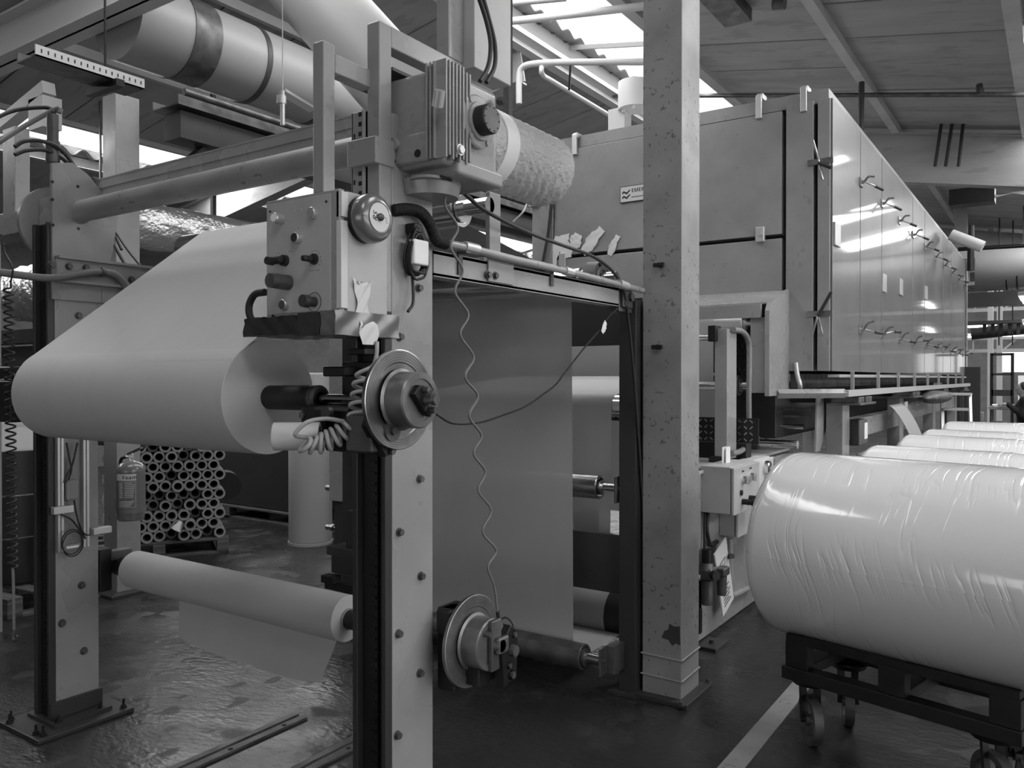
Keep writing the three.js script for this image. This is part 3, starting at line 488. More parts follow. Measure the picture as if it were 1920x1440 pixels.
// black line drooping from the gearbox to the conduit end, and to the right
single('drooping_cable', 'long dark cable drooping from the gearbox down to the end of the beam', 'cable', pipe([[-1.66, 2.174, -2.162], [-1.66, 2.141, -2.258], [-1.66, 2.118, -2.387], [-1.67, 2.099, -2.616], [-1.67, 2.087, -2.858], [-1.67, 2.076, -3.085], [-1.67, 2.038, -3.26], [-1.67, 1.966, -3.384], [-1.68, 1.823, -3.46], [-1.69, 1.522, -3.551], [-1.69, 1.158, -3.612], [-1.69, 0.893, -3.649]], 0.0075, 90, 8), M.cable);
single('thin_cable', 'thin pale cable looped over the oven corner and hanging down its front', 'cable', pipe([[-3.28, 3.105, -4.6], [-3.466, 3.332, -5.2], [-3.639, 3.537, -5.8], [-3.569, 3.477, -5.84], [-3.544, 3.254, -5.86], [-3.58, 2.854, -5.86], [-3.644, 2.543, -5.86]], 0.014, 50, 7), M.cable);
// wire bundle with a pale socket on the column
const bun = thing('wire_bundle', 'tangled black wires with a pale switch box hung on the front column', 'wire bundle', [-1.66, 1.9, -1.95]);
{ const c = [-1.672, 1.931, -1.924]; for (let k = 0; k < 7; k++) { const pts = []; const rx = 0.028 + 0.006 * rnd(), ry = 0.06 + 0.02 * rnd(), t0 = rnd() * 6; for (let i = 0; i < 14; i++) { const a = t0 + i / 14 * Math.PI * 2; pts.push([-1.672 + 0.008 * k * 0.5 + 0.006 * Math.sin(a * 2), c[1] + ry * Math.sin(a) + 0.01 * rnd(), c[2] + rx * Math.cos(a) * 1.3]); } part(bun, 'loop', pipe(pts, 0.0042, 70, 6, true), M.cable); }
  part(bun, 'switch_box', bx(-1.66, -1.636, 1.9, 1.978, -1.958, -1.887, 0.006), M.white);
  part(bun, 'clip', [bx(-1.69, -1.65, c[1] + 0.07, c[1] + 0.1, c[2] - 0.02, c[2] + 0.02, 0.006)], M.black);
  part(bun, 'tail', pipe([[-1.665, 1.896, -1.908], [-1.665, 1.822, -1.915], [-1.66, 1.78, -1.907], [-1.655, 1.754, -1.879]], 0.005, 24, 7), M.cable); }

// ---------- drying oven ----------
const oven = thing('drying_oven', 'long grey drying oven box with a row of latched doors along its side', 'oven', [-2.54, 1.6, -10.6]);
const OX0 = -3.77, OX1 = -1.31, OZ0 = -5.9, OZ1 = -15.35, OY0 = 1.6, OY1 = 3.475;
part(oven, 'body', bx(OX0 + 0.02, OX1 - 0.12, OY0 + 0.02, OY1, OZ0 - 0.14, OZ1), M.darkSteel);
part(oven, 'top_band', bx(OX0 + 0.03, OX1 - 0.03, OY1, 3.57, OZ0 - 0.02, OZ1), M.oven);
part(oven, 'front_panel', bx(-3.555, -1.655, 2.585, OY1 - 0.01, OZ0 - 0.12, OZ0, 0.004), M.oven);
part(oven, 'front_panel', bx(-3.555, -1.655, OY0, 2.555, OZ0 - 0.12, OZ0, 0.004), M.oven);
part(oven, 'front_panel', bx(OX0, -3.565, OY0, OY1 - 0.01, OZ0 - 0.04, OZ0 + 0.012, 0.004), M.oven);
part(oven, 'front_panel', bx(-1.625, -1.436, OY0, OY1 + 0.02, OZ0 - 0.12, OZ0 + 0.004, 0.004), M.oven);
part(oven, 'front_panel', bx(-1.408, -1.325, OY0, OY1 + 0.02, OZ0 - 0.12, OZ0 + 0.004, 0.004), M.oven);
const doorZ = [-5.905, ...[...Array(10)].map((_, k) => -6.85 - k * 0.915), OZ1];
const doorShape = bx(0, 0.022, OY0, OY1 + 0.02, -0.4535, 0.4535, 0.004);
for (let k = 0; k + 1 < doorZ.length; k++) {
  const a = doorZ[k], b = doorZ[k + 1];
  const d = part(oven, 'door', bx(OX1 - 0.1, OX1 + 0.002 * (k % 3), OY0, OY1 + 0.02, b + 0.007, a - 0.007, 0.004), M.ovenDoor);
  if (k === 0 || k === 2 || k === 3 || k === 5) for (const y of [k === 0 ? 2.56 : 2.3 + 0.05 * k]) part(d, 'hinge', bx(OX1, OX1 + 0.014, y - 0.08, y + 0.08, a - 0.2, a - 0.03, 0.003), M.alu);
}
// latches: a small base, two levers with dark grips, across each door joint
function latch(p, n, s, flip) {
  const L = part(oven, 'latch', [cyl(p, [p[0] + 0.03, p[1], p[2]], 0.014, 0.014, 10), bx(p[0], p[0] + 0.012, p[1] - 0.035, p[1] + 0.035, p[2] - 0.05, p[2] + 0.05, 0.002), pipe([[p[0] + 0.03, p[1], p[2]], [p[0] + 0.07, p[1] - 0.015 * s, p[2] - 0.06], [p[0] + 0.09, p[1] - 0.02 * s, p[2] - 0.12]], 0.007, 8, 6)], M.brightSteel);
  part(L, 'grip', [cyl([p[0] + 0.09, p[1] - 0.02 * s, p[2] - 0.12], [p[0] + 0.12, p[1] - 0.025 * s, p[2] - 0.25], 0.012, 0.012, 8), pipe([[p[0] + 0.03, p[1], p[2]], [p[0] + 0.05, p[1] + 0.05, p[2] - 0.06], [p[0] + 0.07, p[1] + 0.07, p[2] - 0.16]], 0.009, 8, 6)], M.rubber, 'dark rubber grips');
}
for (let k = 1; k < doorZ.length - 1; k++) { latch([OX1, 3.1 - 0.004 * k, doorZ[k]], 0, 1); latch([OX1, 1.93 + 0.006 * (k % 3), doorZ[k]], 0, k % 2 ? 1 : -1); }
// the two cranked handles at the near corner
for (const [y, s] of [[3.06, 1], [2.0, -1]]) {
  const h = part(oven, 'corner_latch', [bx(-1.475, -1.3, y - 0.02, y + 0.02, OZ0 + 0.004, OZ0 + 0.02, 0.003), cyl([-1.39, y, OZ0], [-1.39, y, OZ0 + 0.05], 0.018, 0.018, 12), pipe([[-1.39, y, OZ0 + 0.05], [-1.40, y + 0.05 * s, OZ0 + 0.06], [-1.425, y + 0.14 * s, OZ0 + 0.06]], 0.008, 8, 6), pipe([[-1.39, y, OZ0 + 0.05], [-1.375, y - 0.08, OZ0 + 0.06], [-1.36, y - 0.14, OZ0 + 0.06]], 0.008, 8, 6)], M.brightSteel);
  part(h, 'grip', cyl([-1.39, y - 0.02, OZ0 + 0.06], [-1.3 , y + (s > 0 ? -0.07 : 0.14), OZ0 + 0.07], 0.012, 0.012, 8), M.rubber);
}
// hasps over the lid and on the front joint
for (const p of [[-1.817, 3.533, -5.89], [-1.502, 3.526, -5.89], [-3.35, 3.507, -5.89], [-3.685, 3.475, -5.89]]) part(oven, 'clip', [bx(p[0] - 0.022, p[0] + 0.022, p[1] - 0.1, p[1] + 0.07, -5.9, -5.875, 0.004), bx(p[0] - 0.015, p[0] + 0.03, p[1] + 0.04, p[1] + 0.08, -5.98, -5.88, 0.004)], M.alu);
{ const p = [-1.8, 2.591, -5.89]; part(oven, 'clip', [bx(p[0] - 0.035, p[0] + 0.03, p[1] - 0.055, p[1] + 0.055, -5.9, -5.86, 0.008), cyl([p[0], p[1], -5.86], [p[0], p[1], -5.845], 0.015, 0.015, 10)], M.alu); }
{ const p = [-3.789, 3.057, -5.85]; part(oven, 'corner_latch', [bx(p[0] - 0.02, p[0] + 0.09, p[1] - 0.035, p[1] + 0.035, -5.89, -5.86, 0.003), pipe([[p[0] - 0.01, p[1], -5.85], [p[0] - 0.04, p[1] + 0.06, -5.82], [p[0] - 0.13, p[1] + 0.15, -5.8]], 0.008, 8, 6), pipe([[p[0] - 0.01, p[1], -5.85], [p[0] - 0.03, p[1] - 0.08, -5.82], [p[0] - 0.12, p[1] - 0.16, -5.8]], 0.009, 8, 6)], M.alu); }

// lettered plate
function lettered(w, h, draw, pw = 512, ph = 128) {
  const c = document.createElement('canvas'); c.width = pw; c.height = ph; const x = c.getContext('2d'); draw(x, pw, ph);
  const t = new THREE.CanvasTexture(c); t.colorSpace = THREE.SRGBColorSpace; return t;
}
function signFace(w, h, texture, rough = 0.45) { const g = new THREE.PlaneGeometry(w, h); g.userData.keepUV = true; return [g, new THREE.MeshStandardMaterial({ map: texture, roughness: rough })]; }
{
  const tx = lettered(0.42, 0.13, (x, w, h) => {
    x.fillStyle = '#111'; x.fillRect(0, 0, w, h); x.fillStyle = '#d2d2d2'; x.fillRect(10, 10, w - 20, h - 20); x.fillStyle = '#151515';
    for (const dy of [0, 74]) { x.save(); x.translate(34, 110 + dy); x.beginPath(); x.moveTo(0, 0); x.lineTo(30, -36); x.lineTo(84, -8); x.lineTo(140, -52); x.lineTo(148, -30); x.lineTo(88, 26); x.lineTo(34, -4); x.lineTo(16, 18); x.fill(); x.restore(); }
    x.font = 'bold 84px sans-serif'; x.fillText('EMER', 200, 112);
    for (let i = 0; i < 13; i++) x.fillRect(204 + i * 18, 178, 13, 18);
  }, 840, 260);
  const [g, m] = signFace(0.42, 0.13, tx); const p = [-2.932, 3.02, -5.89];
  g.translate(p[0] + 0.21, p[1], -5.885);
  const pl = part(oven, 'name_plate', bx(p[0], p[0] + 0.42, p[1] - 0.065, p[1] + 0.065, -5.9, -5.888), M.black);
  part(pl, 'lettering', g, m);
}
// crumpled tape left on the front
function tapeScrap(name, label, c, w, h, turn, normal = 'z', amp = 0.008) {
  const k = rnd() * 10; const g = surf(8, 10, (u, v) => { const x = ((u - 0.5) + 0.13 * Math.sin(v * 7 + k + u * 4) + 0.06 * Math.sin(v * 23 + k)) * w, y = (v - 0.5) * h; return [x * Math.cos(turn) - y * Math.sin(turn), x * Math.sin(turn) + y * Math.cos(turn), 0.004 + amp * (0.5 + 0.5 * Math.sin(u * 7 + v * 11 + k) * Math.cos(v * 17 + k * 2)) * Math.abs(Math.sin(v * 3))]; });
  if (normal === 'x') g.rotateY(Math.PI / 2);
  g.translate(...c); return g;
}
[[0.07, 0.24, -0.2], [0.1, 0.2, 0.1], [0.1, 0.13, -0.5], [0.09, 0.26, -0.8], [0.055, 0.17, -0.5]].forEach(([w, h, t], i) => {
  const c = [[-3.536, 2.63, -5.9], [-3.442, 2.657, -5.9], [-3.345, 2.688, -5.9], [-3.189, 2.678, -5.9], [-2.993, 2.625, -5.9]][i];
  single('tape_scrap', ['long pale scrap of tape at the left edge of the oven front', 'upright crumpled tape scrap over a hasp on the oven front', 'small torn tape scrap between two others on the oven front', 'broad slanted tape scrap on the oven front', 'lone narrow slanted tape scrap right above the oven panel joint'][i], 'tape', tapeScrap('', '', [c[0], c[1], -5.897], w, h, t), M.tape, 'tape scraps on the oven front');
});
part(oven, 'hasp', bx(-3.5, -3.44, 2.45, 2.6, -5.9, -5.88, 0.004), M.alu);

// ---------- entry hood on the oven front ----------
const hood = thing('entry_hood', 'open grey sheet-metal hood on the oven entry holding two rollers', 'machine hood', [-2.6, 1.43, -5.6]);
const hoodSide = (x) => sideways(prism([[-5.42, 1.43], [-5.42, 2.0], [-5.47, 2.06], [-5.88, 2.18], [-5.9, 2.18], [-5.9, 1.43]], 0.03)).translate(x, 0, 0);
part(hood, 'side_panel', hoodSide(-1.6), M.machine); part(hood, 'side_panel', hoodSide(-3.6), M.machine);
part(hood, 'top_panel', prism([[-5.9, 2.18], [-5.47, 2.06], [-5.47, 2.05], [-5.9, 2.165]], 1.98).rotateY(-Math.PI / 2).translate(-1.62, 0, 0), M.machine);
part(hood, 'front_rail', [bx(-3.6, -1.66, 1.955, 2.05, -5.46, -5.43, 0.003), bx(-1.74, -1.64, 1.45, 1.96, -5.5, -5.46, 0.003)], M.machine);
part(hood, 'back_panel', bx(-2.0, -1.66, 1.45, 2.0, -5.885, -5.87), M.dullSteel);
// expanded metal guard: two sets of slanted strands
{
  const gs = []; const x0 = -2.02, x1 = -1.74, y0 = 1.56, y1 = 1.86;
  for (let k = -8; k < 14; k++) for (const s of [1, -1]) { const xa = x0 + k * 0.035, h = y1 - y0, a = s > 0 ? xa : xa + 0.16, b = s > 0 ? xa + 0.16 : xa; let p = [a, y0], q = [b, y1]; const t0 = Math.max(0, s > 0 ? (x0 - a) / (b - a) : (x1 - a) / (b - a)), t1 = Math.min(1, s > 0 ? (x1 - a) / (b - a) : (x0 - a) / (b - a)); if (t1 - t0 < 0.02) continue; gs.push(bar([a + (b - a) * t0, y0 + h * t0, -5.74], [a + (b - a) * t1, y0 + h * t1, -5.74], 0.008, 0.004)); }
  const mg = part(hood, 'mesh_guard', gs, M.darkSteel, 'expanded metal mesh'); mg.userData.kind = 'stuff';
}
function roller(label, x0, x1, y, z, r, m, shaftR, shaft0, shaft1, coreM = M.dullSteel) {
  const t = thing('roller', label, 'roller', [(x0 + x1) / 2, y, z]);
  part(t, 'barrel', latheSharp([x0, y, z], [x1, y, z], [[r * 0.86, 0.012], [r * 0.86, 0], [r - 0.002, 0], [r, 0.003], [r, x1 - x0 - 0.003], [r - 0.002, x1 - x0], [r * 0.8, x1 - x0], [r * 0.8, x1 - x0 - 0.015], [shaftR * 1.7, x1 - x0 - 0.015], [shaftR * 1.7, x1 - x0 + 0.012], [shaftR, x1 - x0 + 0.012]], 48), m);
  part(t, 'shaft', cyl([shaft0, y, z], [shaft1, y, z], shaftR, shaftR, 20), M.chrome);
  return t;
}
roller('paper-covered roller at the top of the oven entry hood', -3.5, -1.99 + 0.2, 1.93, -5.5, 0.075, M.alu, 0.03, -3.6, -1.66);
roller('dull roller at the bottom of the oven entry hood', -3.5, -1.83, 1.5, -5.52, 0.07, M.dullSteel, 0.03, -3.6, -1.66);
single('web_run', 'bright paper web hanging below the top roller of the hood', 'paper web', polySheet([[1.93 + 0.077, -5.5], ...arcPath(1.93, -5.5, 0.077, Math.PI / 2, 0, 5).slice(1), [1.5, -5.425], [1.15, -5.6]], -3.4, -1.985, 6), M.web);
single('web_run', 'paper web passing from the top hood roller into the oven', 'paper web', polySheet([[2.007, -5.5], [2.0, -5.86]], -3.4, -1.985, 2), M.web);

// ---------- under the oven ----------
const under = thing('oven_support', 'grey steel legs and beams carrying the oven', 'support frame', [-2.0, 0, -10]);
[-6.6, -9.25, -11.9, -14.6].forEach((z, k) => {
  part(under, 'leg', bx(-1.48, -1.36, 0, 1.36, z - 0.12, z + 0.12, 0.004), M.machine);
  part(under, 'leg', bx(-3.7, -3.55, 0, 1.36, z - 0.1, z + 0.1), M.machine);
  part(under, 'cross_beam', bx(-3.7, -1.36, 1.36, 1.44, z - 0.1, z + 0.1, 0.004), M.darkFrame);
  part(under, 'clamp', [bx(-1.42, -1.22, 1.365, 1.41, z - 0.25, z - 0.02, 0.006), bx(-1.42, -1.22, 1.365, 1.41, z + 0.04, z + 0.24, 0.006), bx(-1.44, -1.2, 1.35, 1.366, z - 0.3, z + 0.3, 0.003)], M.dullSteel);
});
part(under, 'side_beam', bx(-1.47, -1.37, 1.06, 1.22, -9.2, -6.65, 0.004), M.machine);
part(under, 'side_beam', bx(-1.47, -1.37, 1.1, 1.26, -14.5, -9.3, 0.004), M.machine);
part(under, 'lower_duct', bx(-3.5, -1.75, 1.1, 1.5, -15.2, -6.1, 0.01), M.darkSteel);
const rail = thing('oven_rail', 'pale rail hung under the oven door sills', 'rail', [-1.25, 1.42, -10]);
part(rail, 'rail', bx(-1.28, -1.22, 1.42, 1.465, -15.3, -6.0), grey(0.4, 0.55));
part(rail, 'rail', bar([-1.6, 1.443, -5.6], [-1.25, 1.443, -6.02], 0.045, 0.045), M.machine);
for (let k = 0; k < 9; k++) part(rail, 'hanger', bx(-1.27, -1.245, 1.46, 1.6, -6.3 - k * 1.02, -6.27 - k * 1.02 - 0.05, 0.002), M.machine);
part(rail, 'sill', bx(-1.36, -1.28, 1.555, 1.575, -15.3, -6.0, 0.003), M.alu);
part(rail, 'back_channel', bx(-1.62, -1.56, 1.48, 1.58, -15.3, -6.0), M.dullSteel);
{ const p = [-1.55, 1.565, -5.884]; part(rail, 'hook', pipe([[p[0], 1.66, p[2]], [p[0] + 0.01, 1.58, p[2]], [p[0] + 0.03, 1.5, p[2]], [p[0] + 0.02, 1.47, p[2] - 0.03]], 0.018, 10, 6), M.alu); }
// control box on the first leg
const lb = thing('leg_box', 'dark switch box with a pale label on the first oven leg', 'switch box', [-1.33, 0.93, -6.9]);
part(lb, 'case', bx(-1.4, -1.3, 1.02, 1.22, -7.12, -6.78, 0.008), M.darkFrame);
part(lb, 'label', bx(-1.3, -1.297, 1.06, 1.19, -7.1, -6.98), M.white);

// ---------- infeed frame between the unwind stand and the coater ----------
const frame = thing('infeed_frame', 'grey and dark steel infeed frame bridging from the front unwind column', 'machine frame', [-1.75, 0, -3.0]);
part(frame, 'top_beam', [bx(-1.705, -1.69, 1.885, 1.965, -3.38, -2.045), bx(-1.75, -1.69, 1.955, 1.968, -3.38, -2.045), bx(-1.75, -1.69, 1.882, 1.893, -3.38, -2.045)], M.machine);
part(frame, 'splice_plate', bx(-1.69, -1.682, 1.895, 2.0, -2.5, -2.34, 0.002), M.machine);
for (const p of [[-1.682, 1.917, -2.336], [-1.682, 1.918, -2.379]]) part(frame, 'bolt', hexBolt([-1.682, p[1], p[2]], [1, 0, 0], 0.011, 0.008), M.dullSteel);
part(frame, 'end_block', [bx(-1.76, -1.69, 1.86, 1.99, -3.52, -3.385, 0.003), bx(-1.69, -1.675, 1.88, 1.96, -3.5, -3.4, 0.004), cyl([-1.69, 1.93, -3.47], [-1.66, 1.93, -3.47], 0.02, 0.02, 10), cyl([-1.69, 1.9, -3.42], [-1.67, 1.9, -3.42], 0.012, 0.012, 8)], M.dullSteel);
part(frame, 'post', bx(-1.79, -1.70, 0.02, 1.93, -3.76, -3.585, 0.003), M.darkFrame);
part(frame, 'post', bx(-3.7, -3.6, 0.02, 1.96, -3.76, -3.585, 0.003), M.darkFrame);
part(frame, 'base_plate', bx(-1.84, -1.69, 0, 0.02, -3.8, -3.55, 0.003), M.darkFrame);
part(frame, 'cross_panel', bx(-3.6, -1.74, 0.48, 0.77, -3.64, -3.615, 0.003), M.darkSteel);
part(frame, 'cross_panel', bx(-3.6, -1.76, 1.72, 1.96, -3.8, -3.78, 0.003), M.darkFrame);
for (const [y, z] of [[1.005, -3.6], [0.2, -3.44]]) part(frame, 'roller_bracket', [bx(-1.81, -1.8, y - 0.07, y + 0.06, z - 0.04, z + 0.03, 0.002), bx(-1.81, -1.76, y - 0.07, y + 0.06, z - 0.15, z - 0.04, 0.002), cyl([-1.8, y, z], [-1.79, y, z], 0.011, 0.011, 6)], M.dullSteel);
part(frame, 'side_beam', [bx(-3.72, -3.68, 1.9, 1.99, -3.5, -2.05), bx(-3.72, -3.66, 1.85, 1.87, -3.5, -2.05)], M.machine);

roller('steel guide roller on a bracket in front of the second web run', -3.5, -1.9, 1.005, -3.6, 0.06, M.brightSteel, 0.022, -3.6, -1.81);
roller('dark guide roller at floor level turning the web', -3.5, -1.9, R3[0], R3[1], 0.062, M.dullSteel, 0.026, -3.6, -1.81);
roller('bright chrome idler roller high beside the front unwind column', -3.55, -1.85, R1[0], R1[1], R1[2], M.chrome, 0.03, -3.6, -1.72);
roller('chrome idler roller above the top beam with a round bearing', -3.55, -1.9, R2[0], R2[1], R2[2], M.chrome, 0.03, -3.6, -1.72);
roller('wide black rubber roller low behind the dark cross panel', -3.5, -1.95, 0.215, -4.15, 0.135, M.rubber, 0.05, -3.6, -1.75);
roller('chrome roller at the top of the second web run', -3.5, -1.8, 1.4, -3.98, 0.06, M.chrome, 0.025, -3.6, -1.72);
// bearing flange of the second idler
const bearing = thing('bearing', 'round bearing housing at the end of the idler above the beam', 'bearing', [-1.8, 2.02, -3.42]);
part(bearing, 'flange', [cyl([-1.86, 2.02, -3.42], [-1.8, 2.02, -3.42], 0.085, 0.08, 28), bx(-1.9, -1.82, 1.94, 2.0, -3.5, -3.34, 0.006)], M.dullSteel);
part(bearing, 'ring', new THREE.TorusGeometry(0.05, 0.012, 10, 28).rotateY(Math.PI / 2).translate(-1.8, 2.02, -3.42), M.dullSteel);
for (let k = 0; k < 5; k++) { const a = k * 1.256; part(bearing, 'bolt', hexBolt([-1.8, 2.02 + 0.068 * Math.sin(a), -3.42 + 0.068 * Math.cos(a)], [1, 0, 0], 0.007, 0.005), M.black); }
const br = thing('idler_bracket', 'upright grey bracket plate holding the chrome idler by the unwind column', 'bracket', [-1.73, 1.97, -2.42]);
part(br, 'plate', [bx(-1.74, -1.72, 1.965, 2.23, -2.47, -2.40, 0.003), bx(-1.78, -1.72, 1.965, 1.985, -2.5, -2.36, 0.003)], M.machine);

single('web_run', 'second paper web run hanging behind the steel guide roller', 'paper web', polySheet([[1.5, -5.065], [1.53, -5.045], [1.563, -5.0], [1.462, -3.98], ...arcPath(1.4, -3.98, 0.062, Math.PI / 2, 0, 6).slice(1), [0.62, -3.9], [0.55, -3.95]], -3.4, -2.0, 6), M.web);
single('web_run', 'bright third paper web run seen between the second run and the dark post', 'paper web', polySheet([[1.3, -4.3], [0.75, -4.4]], -3.4, -1.95, 6), M.web);
single('web_run', 'paper wrapped round the black rubber roller', 'paper web', polySheet([...arcPath(0.215, -4.15, 0.137, Math.PI * 0.75, -Math.PI * 0.3, 14)], -3.4, -2.1, 4), M.web);

// conduit carried on clips along the beam
const conduit = thing('conduit', 'grey steel conduit pipe carried on clips along the top beam', 'conduit', [-1.66, 2.0, -2.9]);
const cz = -2.11;
part(conduit, 'tube', pipe([[-1.66, 1.989, -2.076], [-1.66, 1.99, -2.227], [-1.66, 1.985, -2.456], [-1.66, 1.983, -2.928], [-1.66, 1.97, -3.575]], 0.014, 30, 10), M.machine);
for (const [a, b, r] of [[[-1.66, 1.993, -2.168], [-1.66, 1.992, -2.243], 0.018], [[-1.66, 1.985, -2.833], [-1.66, 1.983, -2.893], 0.018], [[-1.66, 1.979, -3.32], [-1.66, 1.974, -3.402], 0.02]]) part(conduit, 'joint', cyl(a, b, r), M.alu);
for (const p of [[-1.68, 1.946, -2.179], [-1.68, 1.964, -2.778]]) part(conduit, 'clip', [bx(-1.69, -1.683, p[1] - 0.045, p[1] + 0.03, p[2] - 0.012, p[2] + 0.012), bx(-1.69, -1.65, p[1] + 0.025, p[1] + 0.033, p[2] - 0.012, p[2] + 0.012)], M.dullSteel);
const flex = thing('flexible_conduit', 'black ribbed hose bending from the front column into the conduit', 'hose', [-1.68, 2.1, -2.05]);
{ const pts = [[-1.68, 2.059, -1.84], [-1.67, 2.072, -1.897], [-1.66, 2.067, -1.948], [-1.66, 2.032, -1.995], [-1.66, 1.994, -2.021], [-1.66, 1.987, -2.076]]; part(flex, 'hose', pipe(pts, 0.0165, 40, 12), M.rubber);
  const c = new THREE.CatmullRomCurve3(pts.map(p => V(p))); const gs = []; for (let k = 1; k < 44; k++) { const p = c.getPointAt(k / 44), t = c.getTangentAt(k / 44); gs.push(place(new THREE.TorusGeometry(0.0165, 0.003, 5, 14).rotateX(Math.PI / 2), p.toArray(), p.clone().addScaledVector(t, 0.001).toArray())); } part(flex, 'rib', gs, M.rubber); }

// ---------- coater unit ----------
const coat = thing('coater_stand', 'grey side frame of the coater standing on the floor beside the wrapped roll', 'machine frame', [-1.8, 0, -5.0]);
part(coat, 'side_plate', bx(-1.78, -1.72, 0.03, 1.0, -5.56, -4.45, 0.004), M.machine);
part(coat, 'side_plate', bx(-1.78, -1.72, 0.3, 0.98, -6.4, -5.57, 0.004), M.lightBox);
part(coat, 'top_plate', bx(-2.6, -1.7, 1.0, 1.02, -6.3, -4.42, 0.003), M.lightBox);
part(coat, 'far_plate', bx(-3.6, -3.54, 0.03, 1.0, -5.6, -4.45), M.machine);
part(coat, 'front_edge', [bx(-1.8, -1.7, 0.1, 1.0, -4.45, -4.4, 0.003)], M.machine);
part(coat, 'foot', [bx(-1.78, -1.6, 0, 0.02, -4.62, -4.42, 0.003), bx(-1.78, -1.73, 0.02, 0.2, -4.5, -4.4), ...hexBolt([-1.66, 0.02, -4.52], [0, 1, 0], 0.014, 0.014)], M.darkFrame);
part(coat, 'edge_pipe', pipe([[-1.71, 0.542, -4.975], [-1.71, 0.374, -4.976], [-1.71, 0.211, -4.987], [-1.71, 0.173, -5.037], [-1.71, 0.153, -5.335]], 0.02, 24, 10), M.machine);
for (const p of [[-1.7, 1.019, -4.379], [-1.7, 1.017, -4.428], [-1.7, 0.591, -4.356], [-1.7, 0.593, -4.413], [-1.7, 0.455, -4.481]]) part(coat, 'bolt', hexBolt([-1.72, p[1], p[2] - 0.03], [1, 0, 0], 0.016, 0.014), M.dullSteel);
part(coat, 'cable', pipe([[-1.7, 0.798, -4.565], [-1.7, 0.693, -4.539], [-1.7, 0.628, -4.557], [-1.7, 0.566, -4.609], [-1.7, 0.57, -4.717]], 0.012, 20, 8), M.cable);
part(coat, 'cable', pipe([[-1.7, 0.805, -4.513], [-1.7, 0.652, -4.505], [-1.7, 0.466, -4.506], [-1.7, 0.338, -4.524]], 0.008, 20, 8), M.cable);
part(coat, 'knob', [cyl([-1.7, 0.454, -4.858], [-1.62, 0.484, -4.751], 0.016, 0.016, 12)], M.black);

function cabinet(label, x0, x1, y0, y1, z0, z1, m) {
  const t = thing('control_cabinet', label, 'control box', [(x0 + x1) / 2, y0, (z0 + z1) / 2]);
  part(t, 'case', bx(x0, x1 - 0.022, y0, y1, z1, z0, 0.006), m);
  part(t, 'door', bx(x1 - 0.018, x1, y0 - 0.004, y1 - 0.004, z1 - 0.004, z0 + 0.004, 0.005), m);
  part(t, 'seal', bx(x1 - 0.024, x1 - 0.016, y0 + 0.004, y1 - 0.008, z1 + 0.004, z0 - 0.004), M.blackMatte);
  return t;
}
const cabA = cabinet('pale control box with two selector switches on the coater frame', -1.72, -1.52, 0.775, 1.045, -4.49, -4.95, M.lightBox);
for (const [z, y] of [[-4.64, 0.96], [-4.78, 0.965]]) { part(cabA, 'selector', [cyl([-1.52, y, z], [-1.5, y, z], 0.026, 0.024, 20), bx(-1.5, -1.485, y - 0.024, y + 0.024, z - 0.007, z + 0.007, 0.003)], M.chrome); part(cabA, 'engraving', bx(-1.52, -1.519, y + 0.045, y + 0.055, z - 0.02, z + 0.02), M.ink); }
part(cabA, 'indicator', cyl([-1.52, 0.89, -4.6], [-1.51, 0.89, -4.6], 0.016, 0.016, 16), M.black);
for (const [z, y] of [[-4.63, 0.835], [-4.76, 0.84]]) part(cabA, 'push_button', [cyl([-1.52, y, z], [-1.46, y, z], 0.017, 0.017, 16), cyl([-1.46, y, z], [-1.445, y, z], 0.024, 0.022, 16)], M.black);
part(cabA, 'document_edge', [bx(-1.66, -1.655, 1.04, 1.14, -4.75, -4.68), bx(-1.645, -1.64, 1.04, 1.14, -4.77, -4.7)].map((g, i) => g.rotateX(0)), M.white);
const cabB = cabinet('blank pale junction box below the control box on the coater frame', -1.72, -1.6, 0.59, 0.79, -4.8, -5.28, M.lightBox);
part(cabB, 'lock', cyl([-1.6, 0.7, -5.22], [-1.594, 0.7, -5.22], 0.012, 0.012, 12), M.black);
const cabC = cabinet('small gauge box with round dials next to the control box', -1.7, -1.58, 0.78, 1.03, -5.1, -5.45, M.offWhite);
for (const y of [0.97, 0.87]) part(cabC, 'dial', latheSharp([-1.58, y, -5.27], [-1.545, y, -5.27], [[0.045, 0], [0.045, 0.03], [0.036, 0.035], [0, 0.03]], 24), M.chrome);

// vertical post with a tubular handle and the chequer-plate guard
const post = thing('guard_post', 'grey upright post with a scuffed tubular handle above the control box', 'guard post', [-1.72, 1.02, -5.02]);
const pz0 = -4.929;
part(post, 'upright', bx(-1.8, -1.72, 1.04, 1.86, -5.12, -4.94, 0.003), M.machine);
part(post, 'top_clamp', bx(-1.83, -1.78, 1.78, 1.88, -5.0, -4.9, 0.003), M.black);
part(post, 'bottom_clamp', bx(-1.83, -1.74, 0.98, 1.06, -5.06, -4.92, 0.003), M.black);
part(post, 'handle', pipe([[-1.7, 1.855, -4.998], [-1.7, 1.85, -5.173], [-1.7, 1.806, -5.282], [-1.7, 1.723, -5.315], [-1.7, 1.441, -5.306], [-1.7, 1.177, -5.308], [-1.7, 1.109, -5.264], [-1.7, 1.08, -5.136], [-1.7, 1.079, -4.972]], 0.018, 60, 10), grey(0.3, 0.45, 0, { map: wornMap }));
single('guard_rail', 'polished chrome rail running into the top of the guard post', 'rail', cyl([-3.5, 1.81, -4.96], [-1.79, 1.81, -4.96], 0.022, 0.022, 16), M.chrome);
const chk = thing('chequer_guard', 'black chequer-plate guard behind the post', 'guard', [-2.3, 1.05, -5.15]);
part(chk, 'plate', bx(-3.0, -1.6, 1.13, 1.29, -5.2, -5.19), M.black);
